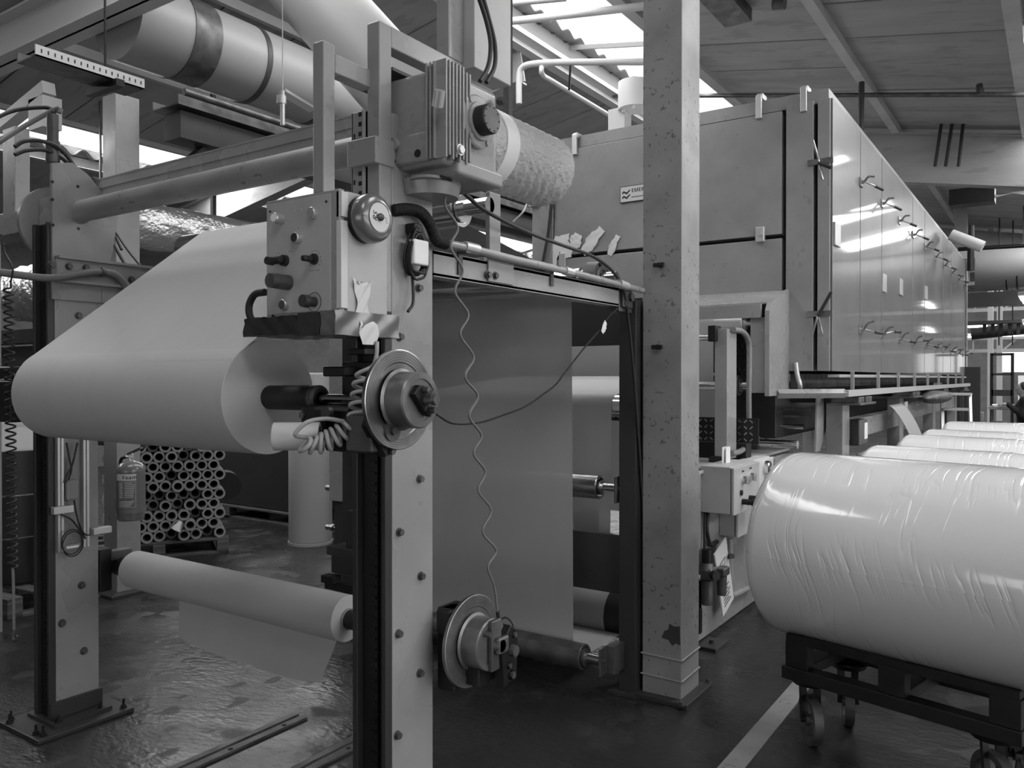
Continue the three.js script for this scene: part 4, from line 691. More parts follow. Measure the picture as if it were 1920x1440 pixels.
part(chk, 'skirt', bx(-3.0, -1.68, 1.03, 1.125, -5.3, -5.19, 0.003), M.blackMatte);
{ const gs = []; for (let i = 0; i < 34; i++) for (let j = 0; j < 4; j++) { const g = new THREE.BoxGeometry(0.024, 0.007, 0.004).rotateZ((i + j) % 2 ? 0.75 : -0.75).translate(-2.9 + i * 0.038, 1.15 + j * 0.04, -5.188); gs.push(g); } const s = part(chk, 'lozenge', gs, M.brightSteel); s.userData.kind = 'stuff'; }
roller('ridged bright roller behind the building column at hood height', -3.5, -1.98, 1.5, -5.0, 0.06, M.brightSteel, 0.028, -3.55, -1.8);
roller('dark long roller lying on the coater table', -3.0, -1.78, 1.09, -5.75, 0.05, M.darkFrame, 0.028, -3.0, -1.5);
roller('slim dark roller under the chequer guard with a pale clamp', -3.2, -2.0, 1.18, -6.3, 0.04, M.darkFrame, 0.02, -3.2, -1.6);
single('lead_rail', 'pair of pale slide rails with a chain above the coater table', 'rail', [bx(-3.4, -1.55, 1.30, 1.325, -6.32, -6.28, 0.003), bx(-3.4, -1.55, 1.25, 1.27, -6.32, -6.28, 0.003), ...[...Array(36)].map((_, k) => bx(-3.0 + k * 0.034, -2.98 + k * 0.034, 1.225, 1.245, -6.31, -6.285))], M.dullSteel);
single('gusset_plate', 'tapered pale side plate next to the first oven leg', 'bracket', sideways(prism([[-6.25, 1.0], [-6.3, 1.42], [-6.62, 1.42], [-6.62, 1.2], [-6.38, 1.0]], 0.012)).translate(-1.5, 0, 0), M.lightBox);

// air regulator at the foot of the coater
const reg = thing('air_regulator', 'dark air filter regulator with a bowl at the foot of the coater frame', 'regulator', [-1.66, 0.2, -4.45]);
part(reg, 'body', [bx(-1.72, -1.62, 0.40, 0.47, -4.5, -4.4, 0.012), cyl([-1.66, 0.46, -4.44], [-1.66, 0.5, -4.44], 0.045, 0.03, 16), bx(-1.64, -1.58, 0.41, 0.46, -4.6, -4.5, 0.01)], M.dullSteel);
part(reg, 'knob', cyl([-1.66, 0.5, -4.44], [-1.66, 0.575, -4.44], 0.032, 0.03, 20), M.black);
part(reg, 'bowl', cyl([-1.66, 0.26, -4.44], [-1.66, 0.4, -4.44], 0.03, 0.036, 20), M.dullSteel);
part(reg, 'bowl', cyl([-1.61, 0.3, -4.54], [-1.61, 0.41, -4.54], 0.026, 0.03, 20), M.dullSteel);
part(reg, 'gauge', cyl([-1.62, 0.44, -4.42], [-1.59, 0.44, -4.4], 0.026, 0.026, 18), M.black);
part(reg, 'fitting', [cyl([-1.72, 0.42, -4.38], [-1.68, 0.42, -4.39], 0.018, 0.018, 12)], M.alu);
part(reg, 'hanger', [bx(-1.72, -1.7, 0.1, 0.4, -4.46, -4.42), bx(-1.72, -1.68, 0.1, 0.24, -4.42, -4.38, 0.003)], M.black);
{
  const tx = lettered(1, 1, (x, w, h) => { x.fillStyle = '#d9d9d9'; x.fillRect(0, 0, w, h); x.strokeStyle = '#222'; x.lineWidth = 9; x.beginPath(); x.moveTo(70, 120); x.lineTo(186, 120); x.lineTo(128, 220); x.closePath(); x.stroke(); x.fillStyle = '#222'; x.fillRect(122, 140, 12, 42); for (let i = 0; i < 7; i++) x.fillRect(50, 300 + i * 26, 110 + (i * 37) % 60, 11); }, 256, 512);
  const [g, m] = signFace(0.2, 0.42, tx); g.rotateY(Math.PI / 2).rotateX(0.35).translate(-1.655, 0.36, -4.72);
  const sg = thing('warning_sign', 'white warning sign with a triangle leaning by the air regulator', 'sign', [-1.66, 0.14, -4.72]);
  part(sg, 'board', bx(-0.004, 0.004, -0.212, 0.212, -0.102, 0.102).rotateX(0.35).translate(-1.66, 0.36, -4.72), M.white);
  part(sg, 'print', g, m);
}
// leaflet bag on the coater end plate
{
  const p = [-1.71, 0.938, -5.731];
  single('plastic_pouch', 'crinkled clear pouch of papers on the coater end plate', 'pouch', surf(8, 8, (u, v) => [p[0] + 0.012 * Math.sin(u * 9 + v * 5) + 0.012, p[1] - 0.08 + 0.16 * v - 0.05 * u, p[2] + 0.12 - 0.26 * u]), grey(0.35, 0.25, 0, { side: THREE.DoubleSide, clearcoat: 0.6 }));
}
// weld beads and a patch of bared steel low on the building column
for (const y of [0.11, 0.21]) part(mainColumn, 'weld_bead', [cyl([-1.69, y, -3.626], [-1.48, y - 0.004, -3.626], 0.005, 0.005, 6), cyl([-1.481, y - 0.004, -3.63], [-1.481, y, -3.86], 0.005, 0.005, 6)], M.columnWorn);
part(mainColumn, 'bare_patch', prism([[-1.585, 0.30], [-1.57, 0.335], [-1.55, 0.345], [-1.545, 0.375], [-1.52, 0.365], [-1.49, 0.37], [-1.488, 0.28], [-1.51, 0.285], [-1.53, 0.27], [-1.55, 0.295]], 0.0006).translate(0, 0, -3.6302), M.darkSteel, 'patch of bare dark steel');
// small stop bolts on the building column
for (const [p, n] of [[[-1.588, 2.091, -3.63], 1], [[-1.596, 1.699, -3.63], 1]]) part(mainColumn, 'bolt', [cyl([p[0], p[1], -3.63], [p[0], p[1], -3.6], 0.013, 0.013, 10), bx(p[0] - 0.028, p[0] + 0.028, p[1] - 0.01, p[1] + 0.01, -3.605, -3.592, 0.003)], M.black);

// ---------- wrapped rolls on trolleys ----------
const wrinkle = (u, v, f, g, s) => Math.pow(1 - Math.abs(2 * fbm(u, v, f, g, 2, s) - 1), 9) * sm(0.5, 0.72, fbm(u, v, 7, 6, 3, s + 5));
const filmBump = tex(1024, 1.6, (u, v) => { const w = u + 0.02 * Math.sin(v * Math.PI * 2) + 0.01 * Math.sin(v * Math.PI * 6); return 0.2 + 0.5 * wrinkle(w, v, 30, 3, 131) + 0.35 * wrinkle(w, v, 64, 5, 137) + 0.2 * fbm(u, v, 7, 9, 4, 139); }, false, 1.25);
const filmRough = tex(512, 1.3, (u, v) => 0.2 + 0.25 * fbm(u, v, 30, 5, 3, 149));
const film = grey(0.76, 0.35, 0, { clearcoat: 1, clearcoatRoughness: 0.09, clearcoatNormalScale: new THREE.Vector2(1, 1), bumpMap: filmBump, bumpScale: 0.005, roughnessMap: filmRough });
function wrappedRoll(label, at, turn, r, len, axisY) {
  const t = thing('wrapped_roll', label, 'paper roll', [at[0], axisY - r, at[2]], 'film-wrapped rolls on trolleys', turn); t.localParts = true;
  const n = 120, m = 60; const sag = (a, v) => 0.004 * Math.sin(a * 3 + v * 20) * Math.sin(v * 57 + a) ;
  const rr = (u, v) => { const e = Math.min(1, Math.min(v, 1 - v) * 40); const a = u * Math.PI * 2; return r * (0.93 + 0.07 * Math.sqrt(1 - (1 - e) * (1 - e))) + 0.0004 * Math.sin(v * 160 + 3 * Math.sin(a * 2)) * (0.5 + 0.5 * Math.sin(a * 2 + v * 9)); };
  const g = surf(n, m, (u, v) => { const a = u * Math.PI * 2; return [v * len, r + rr(u, v) * Math.sin(a), rr(u, v) * Math.cos(a)]; });
  const p = g.attributes.uv; for (let i = 0; i < p.count; i++) { const u = p.getX(i), v = p.getY(i); p.setXY(i, v * len, u * 2 * Math.PI * r); }
  g.userData.keepUV = true; const g2 = g.toNonIndexed(); g2.userData.keepUV = true;
  part(t, 'film', g2, film);
  part(t, 'end', [cyl([0.003, r, 0], [0.006, r, 0], r * 0.94, r * 0.94, 60), cyl([len - 0.006, r, 0], [len - 0.003, r, 0], r * 0.94, r * 0.94, 60)], M.paper);
  part(t, 'core', latheSharp([-0.02, r, 0], [len + 0.02, r, 0], [[0.04, 0], [0.05, 0], [0.05, len + 0.04], [0.04, len + 0.04]], 24), M.card);
  return t;
}
const TURN = -0.2356;
wrappedRoll('big film-wrapped paper roll resting on the black iron trolley', [-1.0, 0, -3.72], TURN, 0.4, 1.5, 0.82);
[[[-0.99, 0, -5.52], -0.2, 0.37, 0.76, 'white wrapped roll directly behind the big roll on the trolley'], [[-0.965, 0, -6.68], -0.14, 0.37, 0.76, 'white wrapped roll second behind the big roll on the trolley'], [[-0.96, 0, -7.85], -0.14, 0.36, 0.75, 'white wrapped roll third behind the big roll on the trolley'], [[-0.97, 0, -9.4], -0.05, 0.36, 0.75, 'printed-end wrapped roll last in the row near the step ladder']].forEach(([p, t, r, y, l]) => wrappedRoll(l, p, t, r, 1.6, y));

function trolley(label, at, turn, top, len) {
  const t = thing('trolley', label, 'trolley', [at[0], 0, at[2]], 'iron roll trolleys', turn); t.localParts = true;
  const far = 0.2;
  for (const z of [0.2, -0.2]) { part(t, 'long_beam', bx(0.086, len, 0.283, 0.337, z - 0.035, z + 0.035, 0.004), M.black); part(t, 'top_rail', bx(0.1, len - 0.01, top - 0.04, top - 0.002, z - 0.03, z + 0.025, 0.004), M.black); for (const x of [0.1, 0.488, len - 0.105]) part(t, 'stanchion', bx(x, x + 0.1, 0.337, top - 0.035, z - 0.03, z + 0.028, 0.003), M.black); }
  for (const x of [0.11, 0.5, len - 0.09]) part(t, 'cross_beam', bx(x, x + 0.08, 0.3, 0.35, -0.165, 0.165, 0.004), M.black);
  for (const [x, z, yaw] of [[0.17, 0.141, 2.39], [0.187, -0.167, 2.1], [len - 0.11, 0.15, 2.5], [len - 0.11, -0.15, 2.2]]) {
    const c = part(t, 'caster', [cyl([x, 0.262, z], [x, 0.284, z], 0.075, 0.085, 16), bx(x - 0.06, x + 0.09, 0.27, 0.284, z - 0.05, z + 0.05, 0.004), ...[1, -1].map(s => bar([x - 0.02 * Math.cos(yaw), 0.268, z + s * 0.03], [x, 0.105, z + s * 0.028], 0.012, 0.03)), cyl([x, 0.105, z - 0.045], [x, 0.105, z + 0.045], 0.012, 0.012, 10)].map(g => g.translate(-x, 0, -z).rotateY(yaw).translate(x, 0, z)), M.black);
    const w = [latheSharp([x, 0.105, z - 0.019], [x, 0.105, z + 0.019], [[0.08, 0], [0.105, 0], [0.105, 0.038], [0.08, 0.038], [0.08, 0]], 36), cyl([x, 0.105, z - 0.025], [x, 0.105, z + 0.025], 0.024, 0.024, 14), ...[...Array(5)].map((_, k) => { const a = k * 1.2566; return bar([x + 0.02 * Math.cos(a), 0.105 + 0.02 * Math.sin(a), z], [x + 0.084 * Math.cos(a), 0.105 + 0.084 * Math.sin(a), z], 0.014, 0.02); })].map(g => g.translate(-x, 0, -z).rotateY(yaw).translate(x, 0, z));
    part(c, 'wheel', w, M.dullSteel, 'spoked iron wheel');
  }
  return t;
}
trolley('black iron trolley with spoked wheels under the big wrapped roll', [-1.0, 0, -3.72], TURN, 0.475, 0.98);
[[[-0.99, 0, -5.52], -0.2], [[-0.965, 0, -6.68], -0.14], [[-0.96, 0, -7.85], -0.14], [[-0.97, 0, -9.4], -0.05]].forEach(([p, t], i) => trolley('black iron trolley under the ' + ['first', 'second', 'third', 'last'][i] + ' white roll behind the big wrapped roll', p, t, 0.45, 1.3));

// ---------- left column head, cross pipes ----------
part(leftCol, 'head_plate', sideways(prism([[-1.83, 2.3], [-1.83, 2.5], [-1.92, 2.52], [-1.99, 2.48], [-2.07, 2.40], [-2.13, 2.40], [-2.13, 2.3], [-2.06, 1.9], [-1.83, 1.9]], 0.02)).translate(-3.685, 0, 0), M.machine);
part(leftCol, 'guard_disc', cyl([-3.86, 2.26, -1.93], [-3.835, 2.26, -1.93], 0.17, 0.17, 40), M.machine);
for (const p of [[-3.685, 2.416, -1.83], [-3.685, 2.338, -1.83], [-3.685, 2.226, -1.832], [-3.685, 2.417, -1.942], [-3.685, 2.227, -1.944]]) part(leftCol, 'hole', cyl([-3.687, p[1], p[2]], [-3.683, p[1], p[2]], 0.007, 0.007, 12), M.black);
part(leftCol, 'actuator', [cyl([-3.76, 2.52, -1.87], [-3.76, 2.616, -1.87], 0.03, 0.03, 18), cyl([-3.76, 2.58, -1.87], [-3.76, 2.736, -1.871], 0.024, 0.024, 18)], M.dullSteel);
single('cross_pipe', 'thick scuffed grey pipe spanning between the two unwind columns', 'pipe', [cyl([-3.7, 2.305, -1.95], [-1.83, 2.305, -1.95], 0.048, 0.048, 32), lathe([-3.69, 2.305, -1.95], [-3.66, 2.305, -1.95], [[0.062, 0], [0.052, 0.01], [0.048, 0.03]], 32)], M.columnWorn);
single('cross_channel', 'grey channel bar above the thick pipe between the unwind columns', 'channel bar', [bx(-3.75, -1.74, 2.43, 2.475, -2.07, -2.05, 0.003), bx(-3.75, -1.74, 2.395, 2.432, -2.07, -2.056, 0.003), bx(-3.75, -1.74, 2.39, 2.398, -2.09, -2.04), bx(-3.75, -1.74, 2.47, 2.476, -2.09, -2.048)], M.machine);
single('cross_channel', 'short clamp joining the channel bar to the left column head', 'clamp', [bx(-3.8, -3.735, 2.37, 2.49, -2.11, -2.04, 0.006), ...hexBolt([-3.735, 2.45, -2.06], [1, 0, 0], 0.012, 0.01)], M.darkSteel);
const lbeam = thing('side_beam', 'grey bolted side beam running back from the left unwind column', 'machine beam', [-3.68, 1.98, -2.7]);
part(lbeam, 'web', [bx(-3.685, -3.67, 1.985, 2.085, -3.6, -1.84), bx(-3.685, -3.645, 2.08, 2.092, -3.6, -1.84), bx(-3.685, -3.645, 1.975, 1.987, -3.6, -1.84)], M.machine);
for (const p of [[-3.685, 2.048, -1.817], [-3.685, 2.049, -1.893], [-3.685, 2.051, -1.97], [-3.685, 2.019, -2.187]]) part(lbeam, 'bolt', hexBolt([-3.67, p[1], p[2]], [1, 0, 0], 0.013, 0.012), M.dullSteel);
part(lbeam, 'support', bx(-3.72, -3.67, 1.75, 1.985, -2.45, -2.36, 0.004), M.darkFrame);
const rib = thing('ribbed_hose', 'grey ribbed hose snaking across the left unwind column', 'hose', [-3.6, 1.95, -1.85]);
part(rib, 'hose', pipe([[-3.63, 1.978, -1.531], [-3.63, 1.987, -1.591], [-3.63, 1.984, -1.674], [-3.62, 1.981, -1.756], [-3.62, 1.991, -1.835], [-3.63, 2.017, -1.922], [-3.64, 2.035, -2.012], [-3.64, 2.031, -2.088], [-3.64, 1.993, -2.132], [-3.64, 1.945, -2.155], [-3.65, 1.85, -2.163]], 0.0165, 90, 10), M.greyCable);
part(rib, 'clip', [cyl([-3.64, 2.036, -2.022], [-3.64, 2.035, -2.037], 0.021, 0.021, 14)], M.dullSteel);
roller('white guide roller behind the web near the left side beam', -3.72, -3.45, R1[0] - 0.0, R1[1] - 0.35, 0.05, M.alu, 0.02, -3.75, -3.4);

// sensors and cable rails on the left column
const sens = thing('aluminium_rails', 'pair of slotted aluminium rails with wires on the left unwind column', 'rails', [-3.68, 0.8, -1.95]);
for (const [px0, yb] of [[[-3.68, 1.097, -1.857], 0.777], [[-3.68, 1.085, -1.971], 0.781]]) part(sens, 'rail', [bx(-3.7, -3.675, yb, 1.3, px0[2] - 0.013, px0[2] - 0.003), bx(-3.7, -3.675, yb, 1.3, px0[2] + 0.003, px0[2] + 0.013), bx(-3.7, -3.685, yb, 1.3, px0[2] - 0.004, px0[2] + 0.004)], M.alu);
part(sens, 'bracket', bx(-3.685, -3.655, 0.949, 0.983, -1.905, -1.817, 0.003), M.alu);
part(sens, 'bracket', bx(-3.685, -3.65, 0.832, 0.862, -2.077, -1.992, 0.003), M.alu);
part(sens, 'sensor', bx(-3.7, -3.66, 1.002, 1.093, -1.932, -1.877, 0.01), M.machine);
part(sens, 'cross_tube', cyl([-3.67, 0.792, -1.872], [-3.67, 0.791, -1.945], 0.014, 0.014, 16), M.alu);
for (const pts of [[[-3.67, 1.262, -1.88], [-3.67, 1.19, -1.892], [-3.67, 1.141, -1.901], [-3.67, 1.095, -1.887]], [[-3.67, 1.259, -1.928], [-3.67, 1.165, -1.906], [-3.67, 1.119, -1.882], [-3.67, 1.085, -1.87]], [[-3.66, 1.002, -1.907], [-3.66, 0.911, -1.924], [-3.66, 0.847, -1.95], [-3.66, 0.835, -1.977]], [[-3.66, 0.946, -1.851], [-3.66, 0.915, -1.897], [-3.66, 0.862, -1.933], [-3.66, 0.822, -1.957]]]) part(sens, 'wire', pipe(pts, 0.004, 24, 6), M.cable);
{ const c = [-3.65, 0.808, -1.899], pts = []; for (let k = 0; k < 12; k++) { const a = k / 12 * Math.PI * 2; pts.push([-3.655, c[1] + 0.055 * Math.sin(a), c[2] + 0.045 * Math.cos(a)]); } part(sens, 'wire', pipe(pts, 0.003, 50, 6, true), M.cable); part(sens, 'wire', pipe(pts.map(([x, y, z]) => [x + 0.006, y + 0.012, z + 0.008]), 0.003, 50, 6, true), M.cable); }

// hanging spring cord with a hook at the far left
const cord = thing('spring_cord', 'black coiled cord hanging beside the left column with a hook at its end', 'coiled cord', [-3.75, 0.3, -1.7]);
{ const a = V([-3.577, 1.92, -1.6]), b = V([-3.551, 0.772, -1.6]), pts = [V([-3.639, 2.145, -1.6]), V([-3.612, 2.076, -1.6]), V([-3.54, 1.994, -1.6]), V([-3.558, 1.941, -1.6])]; const n = 420; for (let k = 0; k <= n; k++) { const t = k / n, an = t * Math.PI * 2 * 38, r = 0.017; pts.push(new THREE.Vector3(a.x + (b.x - a.x) * t + r * Math.cos(an), a.y + (b.y - a.y) * t, a.z + r * Math.sin(an))); }
  part(cord, 'coil', new THREE.TubeGeometry(new THREE.CatmullRomCurve3(pts), 1500, 0.0042, 6), M.cable);
  part(cord, 'tail', pipe([b.toArray(), [-3.547, 0.696, -1.6], [-3.544, 0.521, -1.6]], 0.006, 16, 7), M.greyCable); part(cord, 'hook', pipe([[-3.544, 0.521, -1.6], [-3.553, 0.487, -1.6], [-3.536, 0.475, -1.6], [-3.517, 0.5, -1.6]], 0.005, 16, 7), M.dullSteel); }
// clamp body at the far left that carries the other end of the shaft
const lc = thing('shaft_clamp', 'black shaft clamp beside the left end of the upper roll', 'clamp', [-3.72, 1.4, -1.65]);
part(lc, 'block', [bx(-3.84, -3.7, 1.36, 1.6, -1.81, -1.66, 0.01), bx(-3.8, -3.62, 1.44, 1.54, -1.76, -1.64, 0.01)], M.black);
part(lc, 'hose', pipe([[-3.817, 1.525, -1.65], [-3.744, 1.541, -1.65], [-3.673, 1.539, -1.65], [-3.636, 1.517, -1.65]], 0.006, 16, 7), M.greyCable);
// hoses arching off the left column head
const lh = thing('arched_hoses', 'black hoses arching over the head of the left unwind column', 'hoses', [-3.8, 2.4, -1.95]);
part(lh, 'hose', pipe([[-3.72, 2.544, -1.692], [-3.72, 2.576, -1.729], [-3.72, 2.594, -1.796], [-3.72, 2.582, -1.876], [-3.72, 2.518, -1.942], [-3.72, 2.441, -1.983]], 0.009, 40, 8), M.cable);
part(lh, 'hose', pipe([[-3.74, 2.515, -1.701], [-3.74, 2.544, -1.749], [-3.74, 2.563, -1.828], [-3.74, 2.545, -1.898], [-3.74, 2.499, -1.952], [-3.74, 2.444, -1.981]], 0.009, 40, 8), M.cable);
part(lh, 'hose', pipe([[-3.9, 2.579, -1.69], [-3.9, 2.683, -1.802], [-3.85, 2.766, -1.894], [-3.8, 2.786, -1.922], [-3.8, 2.764, -1.919]], 0.011, 40, 8), M.greyCable);
part(lh, 'hose', pipe([[-4.0, 2.726, -1.734], [-4.0, 2.782, -1.813], [-3.95, 2.806, -1.884], [-3.9, 2.806, -1.924], [-3.8, 2.758, -1.898]], 0.009, 40, 8), M.cable);
single('left_post', 'short grey bracket post behind the left column head', 'post', [bx(-4.98, -4.837, 2.48, 2.96, -2.28, -2.2, 0.004), bx(-5.49, -4.695, 2.36, 2.486, -2.35, -2.2, 0.004), bx(-5.49, -5.349, 0, 2.36, -2.35, -2.2)], M.machine);
single('fallen_cables', 'three black cables slanting down behind the cross pipe', 'cables', [pipe([[-3.802, 2.387, -2.1], [-3.954, 2.357, -2.2], [-4.059, 2.289, -2.3], [-3.985, 2.2, -2.3], [-3.889, 2.098, -2.3]], 0.008, 20, 7), pipe([[-4.098, 2.39, -2.3], [-4.033, 2.314, -2.3], [-3.946, 2.202, -2.3]], 0.007, 20, 7), pipe([[-4.083, 2.38, -2.3], [-3.912, 2.215, -2.3], [-3.772, 2.102, -2.3]], 0.006, 20, 7)].map(g => g), M.cable);

// ---------- black drum on a pallet ----------
const drum = thing('steel_drum', 'black steel drum with a white band and open top on a pallet', 'drum', [-6.15, 0.15, -2.75]);
part(drum, 'shell', lathe([-6.15, 0.15, -2.75], [-6.15, 1.06, -2.75], [[0.28, 0], [0.3, 0.005], [0.3, 0.29], [0.306, 0.3], [0.3, 0.31], [0.3, 0.58], [0.306, 0.59], [0.3, 0.6], [0.3, 0.9], [0.29, 0.91]], 56), M.black);
part(drum, 'hoop', [0.445, 0.75].map(y => new THREE.TorusGeometry(0.302, 0.008, 8, 56).rotateX(Math.PI / 2).translate(-6.15, y, -2.75)).slice(1), M.dullSteel);
part(drum, 'hoop', new THREE.TorusGeometry(0.302, 0.006, 8, 56).rotateX(Math.PI / 2).translate(-6.15, 0.46, -2.75), M.dullSteel);
part(drum, 'liner', lathe([-6.15, 1.05, -2.75], [-6.15, 1.28, -2.75], [[0.295, 0], [0.303, 0.02], [0.303, 0.18], [0.312, 0.19], [0.312, 0.225], [0.29, 0.23], [0.28, 0.2]], 56), M.white);
function pallet(label, at, turn, w, d) {
  const t = thing('pallet', label, 'pallet', at, 'wooden pallets', turn); t.localParts = true;
  for (let k = 0; k < 5; k++) part(t, 'deck_board', bx(0, w, 0.115, 0.135, -k * (d - 0.1) / 4 - 0.1, -k * (d - 0.1) / 4, 0.002), M.wood);
  for (const x of [0, w / 2 - 0.05, w - 0.1]) { part(t, 'runner', bx(x, x + 0.1, 0, 0.018, -d, 0, 0.002), M.wood); for (const z of [0, -d / 2 + 0.05, -d + 0.1]) part(t, 'block', bx(x, x + 0.1, 0.018, 0.115, z - 0.1, z, 0.003), M.wood); }
  part(t, 'front_runner', bx(0, w, 0.0, 0.018, -0.1, 0.0, 0.002), M.wood);
  return t;
}
pallet('wooden pallet under the black drum', [-6.75, 0, -2.35], 0.1, 1.2, 0.9);

// ---------- cardboard tubes on a pallet ----------
const TT = 1.02, tu = [Math.cos(TT), 0, -Math.sin(TT)], tn = [Math.sin(TT), 0, Math.cos(TT)];
const tAt = (x, y, z) => [-6.15 + tu[0] * x + tn[0] * z, y, -4.55 + tu[2] * x + tn[2] * z];
pallet('wooden pallet under the stacked cardboard tubes', tAt(-1.12, 0, 0.02), TT, 1.14, 1.1);
{
  const L = 1.05; const proto = new THREE.Group(); proto.name = 'cardboard_tube'; proto.localParts = true;
  const wallG = latheSharp([0, 0, 0], [0, 0, -L], [[0.0325, 0], [0.0485, 0], [0.0485, L], [0.0325, L], [0.0325, 0]], 26);
  part(proto, 'wall', wallG, M.card);
  let i = 0;
  for (let r = 0; r < 12; r++) for (let c = 0; c < 10; c++) {
    const x = -0.055 - c * 0.0985 - (r % 2) * 0.049, y = 0.184 + r * 0.0855, o = proto.clone(); if (c === 9 && r % 2) continue;
    const back = (hash(r, c, 9) < 0.16 ? -0.12 : hash(r, c, 9) < 0.3 ? 0.04 : 0) + 0.02 * (hash(r, c, 5) - 0.5);
    o.name = numbered('cardboard_tube'); o.position.set(...tAt(x, y, back)); o.rotation.y = TT;
    const col = ['first', 'second', 'third', 'fourth', 'fifth', 'sixth', 'seventh', 'eighth', 'ninth', 'tenth'][c];
    o.userData = { label: 'open-ended cardboard tube in the stack beside the fire extinguisher', category: 'tube', group: 'cardboard tubes stacked on a pallet' };
    scene.add(o); i++;
  }
}
single('paper_cup', 'small crumpled white paper tucked into the tube stack', 'paper scrap', cyl(tAt(-0.42, 0.24, 0.06), tAt(-0.38, 0.31, 0.06), 0.045, 0.015, 10), M.white);
single('rubber_ring', 'dark round ring end poking out beside the tube stack', 'ring', cyl(tAt(0.03, 0.55, -0.5), tAt(0.03, 0.55, -0.3), 0.13, 0.13, 24), M.rubber);

// ---------- fire extinguisher ----------
const ext = thing('fire_extinguisher', 'foam fire extinguisher with a hose hung on the building column', 'fire extinguisher', [-5.28, 0.574, -3.15]);
const EX = -5.25, EZ = -3.12;
part(ext, 'cylinder', lathe([EX, 0.585, EZ], [EX, 0.99, EZ], [[0.08, 0], [0.086, 0.01], [0.086, 0.05], [0.092, 0.055], [0.0925, 0.33], [0.088, 0.36], [0.07, 0.385], [0.03, 0.4], [0, 0.405]], 44), grey(0.14, 0.3, 0, { clearcoat: 0.5, clearcoatRoughness: 0.15 }));
part(ext, 'valve', [cyl([EX, 0.985, EZ], [EX, 1.03, EZ], 0.018, 0.014, 14), cyl([EX - 0.05, 1.01, EZ], [EX + 0.03, 1.01, EZ], 0.01, 0.01, 10), cyl([EX + 0.02, 1.0, EZ], [EX + 0.02, 1.045, EZ], 0.01, 0.008, 10)], M.alu);
part(ext, 'lever', bar([EX - 0.03, 1.03, EZ], [EX + 0.13, 1.08, EZ], 0.012, 0.02), M.dullSteel);
part(ext, 'hose', pipe([[EX - 0.05, 1.01, EZ], [EX - 0.13, 0.99, EZ - 0.01], [EX - 0.175, 0.91, EZ - 0.02], [EX - 0.165, 0.8, EZ - 0.02], [EX - 0.13, 0.7, EZ], [EX - 0.095, 0.63, EZ + 0.02]], 0.011, 40, 8), M.rubber);
part(ext, 'bracket', [bx(-5.56, EX - 0.08, 0.60, 0.63, -3.24, -3.2, 0.004), bx(EX - 0.13, EX - 0.07, 0.59, 0.64, -3.24, EZ + 0.02, 0.004)], M.machine);
{ const tx = lettered(1, 1, (x, w, h) => { x.fillStyle = '#5c5c5c'; x.fillRect(0, 0, w, h); x.fillStyle = '#b9b9b9'; x.fillRect(0, 20, w, 92); x.fillStyle = '#222'; x.font = 'bold 66px sans-serif'; x.fillText('Foam', 90, 92); x.strokeStyle = '#bbb'; x.lineWidth = 4; x.strokeRect(40, 130, 210, 350); x.fillStyle = '#bbb'; for (let i = 0; i < 9; i++) x.fillRect(120, 142 + i * 24, 90 + (i * 31) % 34, 8); for (let i = 0; i < 5; i++) { x.strokeRect(52, 144 + i * 44, 44, 34); x.fillRect(60 + (i * 7) % 14, 152 + i * 44, 22, 18); } for (let i = 0; i < 4; i++) x.fillRect(52, 392 + i * 21, 180 - i * 14, 9); }, 256, 512);
  const n = 16, g = surf(n, 1, (u, v) => { const a = -0.1 + u * 1.5; return [EX + 0.0935 * Math.sin(a), 0.665 + 0.25 * v, EZ + 0.0935 * Math.cos(a)]; }); g.userData.keepUV = true; const q = g.toNonIndexed(); q.userData.keepUV = true; part(ext, 'label_print', q, new THREE.MeshStandardMaterial({ map: tx, roughness: 0.4, side: THREE.DoubleSide })); }

// ---------- upright white roll, thin post, dark crates ----------
single('upright_roll', 'upright pale paper roll standing on the floor behind the upper roll', 'paper roll', [lathe([-5.84, 0, -5.25], [-5.84, 1.62, -5.25], [[0.19, 0.02], [0.2, 0.04], [0.2, 1.58], [0.19, 1.6], [0, 1.6]], 56), cyl([-5.84, 0, -5.25], [-5.84, 0.025, -5.25], 0.208, 0.208, 48)], grey(0.4, 0.6));
const tp = thing('thin_post', 'slim grey steel post on a foot plate beside the upright roll', 'post', [-5.8, 0, -5.5]);
part(tp, 'shaft', bx(-5.62, -5.53, 0.01, 3.2, -5.55, -5.47, 0.003), M.machine); part(tp, 'foot', bx(-5.75, -5.3, 0, 0.012, -5.65, -5.4, 0.002), M.darkSteel);
pallet('wooden pallet under the dark crate', [-9.0, 0, -5.7], 0, 2.6, 1.0);
single('dark_crate', 'big dark crate on a pallet behind the tube stack', 'crate', bx(-9.0, -6.45, 0.14, 1.05, -6.7, -5.75, 0.01), M.darkFrame);
const cabn = thing('side_cabinet', 'grey cabinet strip with pipe fittings between the columns', 'machine cabinet', [-4.1, 0, -4.6]);
part(cabn, 'body', bx(-4.45, -4.2, 0.65, 2.4, -4.3, -4.18, 0.005), M.machine);
part(cabn, 'lower_body', bx(-4.42, -4.24, 0, 0.65, -4.28, -4.2, 0.01), M.darkSteel);
for (const y of [0.72, 0.42]) part(cabn, 'pipe_fitting', [cyl([-4.6, y, -4.3], [-4.42, y, -4.3], 0.022, 0.022, 14), cyl([-4.55, y, -4.3], [-4.52, y, -4.3], 0.03, 0.03, 14)], M.brightSteel);
single('tank', 'dark rounded tank low behind the front column', 'tank', cyl([-6.6, 0.5, -6.9], [-4.6, 0.5, -6.9], 0.42, 0.42, 40), M.darkSteel);
